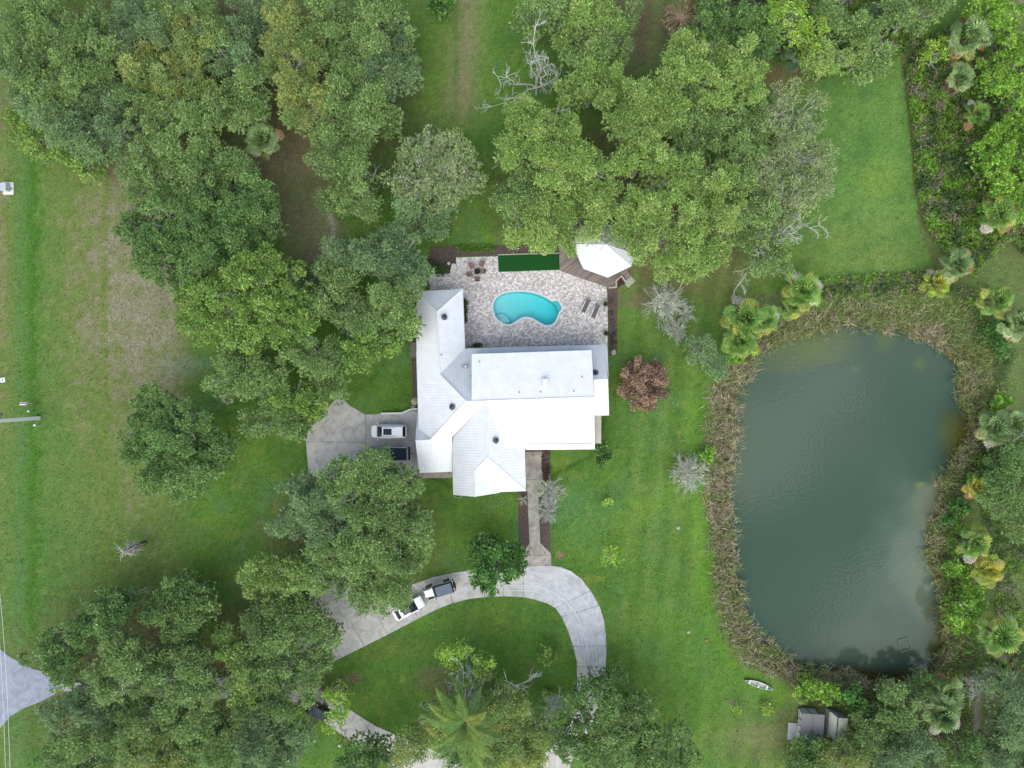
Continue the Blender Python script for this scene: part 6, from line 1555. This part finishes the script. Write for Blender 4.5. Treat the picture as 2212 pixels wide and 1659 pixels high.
# low plants round the patio
def low_plants(name, area, n, label, sty, h=.5, cat='plants', r=(.18, .32), kind=None, group=None):
    rg = np.random.default_rng(len(label)); xs = [p[0] for p in area]; ys = [p[1] for p in area]; bl = []
    while len(bl) < n:
        x, y = rg.uniform(min(xs), max(xs)), rg.uniform(min(ys), max(ys))
        if inside(np.array([x]), np.array([y]), area)[0]: p = P(x, y, h * .5); bl.append((p.x, p.y, h * rg.uniform(.7, 1.2), rg.uniform(*r)))
    cols = np.array([A(*c) for c in STY[sty][0]]); Vs, Cs = [], []
    for x, y, z, rr_ in bl:
        k = 46; d = rg.normal(size=(k, 3)); d[:, 2] = np.abs(d[:, 2]); d = unit(d); q = np.array([x, y, z * .3]) + d * np.array([rr_, rr_, z * .7]) * .6
        Vs.append(leaf_quads(q, unit(d + rg.normal(size=(k, 3)) * .4), unit(rg.normal(size=(k, 3)) + np.array([0, 0, 1.2])), rg.uniform(.12, .28, k), rg.uniform(.06, .12, k))); Cs.append(cols[rg.integers(0, 3, k)] * np.exp(rg.normal(size=(k, 1)) * .15))
    o = link(name, quads_mesh(name, np.concatenate(Vs), np.concatenate(Cs), M['leaf'])); return tag(o, label, cat, group, kind)
low_plants('hedge', [(1000.8,648),(1007,648),(1007.6,698),(1002,698)], 26, 'dark clipped hedge growing in the long planter', 'E', .9, 'hedge', (.25, .4))
low_plants('agapanthus_bed', [(990,531),(1066,529.5),(1066,540),(990,543)], 60, 'row of bright strap leaved plants in the upper mulch bed', 'V', .45, 'plants')
low_plants('shrub', [(930,572),(960,568),(962,592),(932,592)], 22, 'mixed dark shrubs on the mulch left of the pale recliner', 'E', 1.0, 'shrub', (.3, .5))
low_plants('flowering_shrub', [(927,558),(936,558),(936,568),(927,568)], 5, 'dark red leaved shrub at the left end of the mulch bed', 'R', 1.0, 'shrub', (.25, .4))
low_plants('bromeliad_bed', [(1331,606),(1341,600),(1347,611),(1333,619)], 10, 'reddish leaved plants in the notch beside the deck stairs', 'R', .35, 'plants')
low_plants('ground_plants', [(1172,978),(1187,978),(1187,1034),(1172,1034)], 26, 'dark ground plants in the mulch right of the entry slab', 'R', .35, 'plants')
low_plants('ground_plants', [(1316,640),(1331,640),(1330,762),(1318,762)], 16, 'sparse dry plants in the mulch strip beside the patio', 'R', .3, 'plants')
low_plants('shrub', [(1023,746),(1040,744),(1042,751),(1023,752)], 10, 'dark shrub against the house wall under the north eave of the patio', 'E', 1.5, 'shrub', (.3, .5))
for x, y, lb in [(1306.9, 657.5, 'potted plant at the patio edge beside the grey loungers'), (1308.2, 720.5, 'potted plant at the patio edge near the corner of the house roof')]:
    r = empty('potted_plant', P(x, y, .09), lb, 'plant pot'); v = MB(); v.loft([[Vector((q * math.cos(t), q * math.sin(t), zz)) for t in np.linspace(0, 2 * math.pi, 14, endpoint=False)] for q, zz in ((.2, 0), (.3, .42), (.33, .46), (.27, .45))]); v.build('pot', M['black'], r)
    rg = np.random.default_rng(int(x)); k = 90; d = rg.normal(size=(k, 3)); d[:, 2] = np.abs(d[:, 2]); d = unit(d); cols = np.array([A(*c) for c in STY['C'][0]])
    link('leaves', quads_mesh('leaves', leaf_quads(np.array([0, 0, .5]) + d * .16, unit(d + rg.normal(size=(k, 3)) * .3), unit(rg.normal(size=(k, 3)) + np.array([0, 0, 1])), rg.uniform(.2, .34, k), rg.uniform(.05, .09, k)), cols[rg.integers(0, 3, k)] * .8, M['leaf']), r)
v = MB(); rg = random.Random(3)
pp = [P(1000 + 22 * math.sin(t), 1071 + 4 * -math.cos(t), .05) for t in np.linspace(0.1, 1.2, 4)]
hs_ = [P(990 + 9 * math.cos(t), 1071 + 4.5 * math.sin(t), .04) for t in np.linspace(.2, 3.0, 12)]
for a_, b_ in zip(hs_[:-1], hs_[1:]): v.cyl(a_, b_, .03, n=5)
tag(v.build('garden_hose', M['cream']), 'curved pale hose on the grass below the front gable', 'hose')

# ------------------------------------------------------------------ reeds and weeds (nobody could count them)
def straws(name, label, cat, n, region, colfn, L=(.5, 1.45), w=.06, seed=1, tilt=1.0, z0=-.3):
    rg = np.random.default_rng(seed); fx, fy = region(rg, n); n = len(fx)
    k = np.ones(n); x = (fx - 1106) * S; y = (829.5 - fy) * S
    tu = fbm(fx / 9, fy / 9, 4, 2) * 12.566 + rg.normal(size=n) * .7         # straws lie in tufts
    d = np.stack([np.cos(tu), np.sin(tu), rg.uniform(.15, 1.1, n) / tilt], -1); d = unit(d)
    p = np.stack([x, y, np.full(n, z0) + rg.random(n) * .5], -1)
    ln = rg.uniform(*L, n); nn = unit(np.stack([np.zeros(n), np.zeros(n), np.ones(n)], -1) + rg.normal(size=(n, 3)) * .5)
    V = leaf_quads(p, d, nn, ln, w * rg.uniform(.7, 1.5, n)); C = colfn(fx, fy, rg)
    return tag(link(name, quads_mesh(name, V, C, M['blade'])), label, cat, None, 'stuff')
REEDO = [(1522,855),(1520,960),(1520,1080),(1532,1200),(1540,1290),(1560,1370),(1594,1425),(1650,1458),(1720,1472),(1790,1478),(1850,1492),(1920,1502),(1990,1495),(2040,1465),(2060,1420),(2072,1370),(2065,1310),(2050,1250),(2030,1200),(2045,1120),(2062,1060),(2085,1010),(2120,960),(2122,900),(2128,860),(2142,810),(2132,760),(2104,695),(2068,655),(2030,634),(1960,630),(1880,634),(1800,642),(1750,664),(1700,690),(1660,725),(1600,770),(1560,800)]
def reed_region(rg, n):
    fx = rg.uniform(1495, 2180, n * 3); fy = rg.uniform(600, 1510, n * 3)
    px, py = (fx - 1106) * S, (829.5 - fy) * S
    w = [((p[0] - 1106) * S * .997, (829.5 - p[1]) * S * .997) for p in POND]
    d = pdist(px, py, PONDW); ins = inside(px, py, PONDW)
    k = inside(fx, fy, REEDO) & (~ins | ((d < .45 + 1.1 * fbm(fx / 20, fy / 20, 1)) & (fbm(fx / 9, fy / 9, 3) > .5))) & (fbm(fx / 14, fy / 14, 5) > .33 + .0 * d)
    return fx[k][:n], fy[k][:n]
def reed_cols(fx, fy, rg):
    n = len(fx); a = fbm(fx / 30, fy / 30, 1)[:, None]; pal = np.array([A(206, 194, 160), A(180, 170, 140), A(152, 144, 122), A(172, 168, 120)]); gr = np.array([A(146, 160, 98), A(122, 144, 84), A(164, 170, 114)])
    c = pal[rg.integers(0, 4, n)]; g_ = gr[rg.integers(0, 3, n)]
    m = ((fbm(fx / 26, fy / 26, 3) + .22 * np.clip((1e9 if False else 0) + (fy < 700) * (fx > 1800), 0, 1) + .12 * (fx > 2030)) + rg.normal(size=n) * .07 > .53)[:, None]
    return np.where(m, g_, c) * np.exp(rg.normal(size=(n, 1)) * .2)
straws('reeds', 'tangled dry and green reeds fringing the pond', 'reeds', 52000, reed_region, reed_cols)
def weeds(name, label, poly, n, seed, exclude=None, zmax=1.3):
    rg = np.random.default_rng(seed); xs = [p[0] for p in poly]; ys = [p[1] for p in poly]
    fx = rg.uniform(min(xs), max(xs), n); fy = rg.uniform(min(ys), max(ys), n); k = inside(fx, fy, poly)
    x = (fx - 1106) * S; y = (829.5 - fy) * S; k &= ~(pdist(x, y, PONDW) < .8) & ~inside(x, y, PONDW); k &= fbm(fx / 16, fy / 16, 5) > .30
    for e_ in exclude or []: k &= ~inside(fx, fy, e_)
    fx, fy, x, y = fx[k], fy[k], x[k], y[k]; n = len(fx)
    hgt = (fbm(fx / 10, fy / 10, 2, 3) ** 1.5) * zmax * 1.5
    p = np.stack([x, y, hgt * rg.uniform(.4, 1, n)], -1); d = rg.normal(size=(n, 3)); d[:, 2] = np.abs(d[:, 2]) * .6; d = unit(d)
    V = leaf_quads(p, d, unit(rg.normal(size=(n, 3)) * .5 + np.array([0, 0, 1])), rg.uniform(.2, .5, n), rg.uniform(.1, .2, n))
    q = fbm(fx / 28, fy / 28, 3); q2 = fbm(fx / 18, fy / 18, 5)
    cg = np.array([A(110, 142, 62), A(94, 126, 58), A(132, 150, 76)]); cv = np.array([A(124, 170, 56), A(104, 154, 50), A(140, 178, 70)]); cb = np.array([A(152, 148, 120), A(130, 124, 102), A(146, 146, 108)]); cd = np.array([A(78, 108, 60), A(90, 120, 66), A(70, 100, 60)])
    i = rg.integers(0, 3, n); jt = rg.normal(size=n) * .05; C = cg[i].copy(); C[q + jt > .60] = cv[i][q + jt > .60]; C[q2 + jt > .60] = cb[i][q2 + jt > .60]; C[q + jt < .40] = cd[i][q + jt < .40]; C *= 1.15
    C *= np.exp(rg.normal(size=(n, 1)) * .17)
    tag(link(name, quads_mesh(name, V, C, M['leaf'])), label, 'undergrowth', None, 'stuff')
weeds('undergrowth', 'mixed green and dry undergrowth filling the right margin above the pond', [(1950,150),(1990,90),(2050,60),(2230,100),(2230,520),(2215,560),(2180,520),(2130,560),(2100,600),(2040,550),(1995,490),(1975,400),(1968,300),(1958,200)], 90000, 3)
weeds('undergrowth', 'leafy undergrowth along the right bank of the pond', [(2040,620),(2110,620),(2130,700),(2190,760),(2165,850),(2150,920),(2120,1000),(2085,1060),(2080,1120),(2110,1200),(2080,1260),(2110,1330),(2130,1420),(2100,1500),(2090,1690),(1700,1690),(1780,1560),(1740,1500),(1700,1480),(1850,1490),(1990,1495),(2050,1440),(2060,1330),(2030,1220),(2045,1100),(2110,940),(2150,850),(2140,740),(2080,650)], 80000, 4, exclude=[[(1695,1520),(1830,1520),(1840,1610),(1690,1610)]])
weeds('undergrowth', 'low green growth on the grass strip above the reeds', [(1740,612),(1800,600),(1900,592),(1990,588),(2040,600),(2060,630),(1960,640),(1850,640),(1760,655)], 9000, 5, zmax=.6)
weeds('undergrowth', 'scattered growth between the right bank palms and the picture edge', [(2100,1000),(2230,920),(2230,1250),(2180,1240),(2230,1400),(2230,1690),(2190,1690),(2150,1560),(2185,1440),(2150,1330)], 22000, 6)
weeds('undergrowth', 'shaded growth under the top right band of trees', [(1500,-20),(2050,-20),(1990,90),(1900,150),(1780,140),(1700,120),(1640,120),(1500,90)], 40000, 7)

# short tufts, clover and fallen leaves that break up the mown grass
def tufts():
    rg = np.random.default_rng(11); n = 120000
    x = rg.uniform(-74, 74, n); y = rg.uniform(-56, 56, n); fx = x / S + 1106; fy = 829.5 - y / S
    ix = np.clip(np.searchsorted(gx, x), 0, len(gx) - 1); iy = np.clip(np.searchsorted(gy, y), 0, len(gy) - 1)
    k = (Z[ix, iy] > -.2) & ~inside(fx, fy, DRIVE_OUT) & ~inside(fx, fy, [(1118, 960), (1192, 960), (1194, 1225), (1118, 1225)]) & ~inside(fx, fy, [(-60, 1390), (130, 1460), (130, 1500), (-60, 1600)]) & ~inside(fx, fy, [(900, 520), (1400, 500), (1345, 900), (900, 900)]) & (fbm(fx / 14, fy / 14, 2) > .40)
    x, y, ix, iy, fx, fy = x[k], y[k], ix[k], iy[k], fx[k], fy[k]; n = len(x)
    c = C[ix, iy] * np.exp(rg.normal(0, .30, (n, 1))) * np.where(rg.random((n, 1)) < .5, np.array([[.86, .95, .8]]), np.array([[1.12, 1.06, 1.0]]))
    r_ = rg.random(n); dl = debris[ix, iy]
    c = np.where((r_ < .012 + dl * .14)[:, None], np.array(A(176, 170, 150)), c); c = np.where(((r_ > .988))[:, None], np.array(A(120, 98, 70)), c)
    a = rg.random(n) * 6.283; d = unit(np.stack([np.cos(a), np.sin(a), rg.uniform(.0, .5, n)], -1)); L = rg.uniform(.10, .30, n)
    V = leaf_quads(np.stack([x, y, Z[ix, iy] + .02], -1), d, unit(rg.normal(size=(n, 3)) * .3 + np.array([0, 0, 1])), L, L * rg.uniform(.25, .6, n))
    tag(link('grass_tufts', quads_mesh('grass_tufts', V, c, M['blade'])), 'short tufts, weeds and fallen leaves in the mown grass', 'grass', None, 'stuff')
tufts()
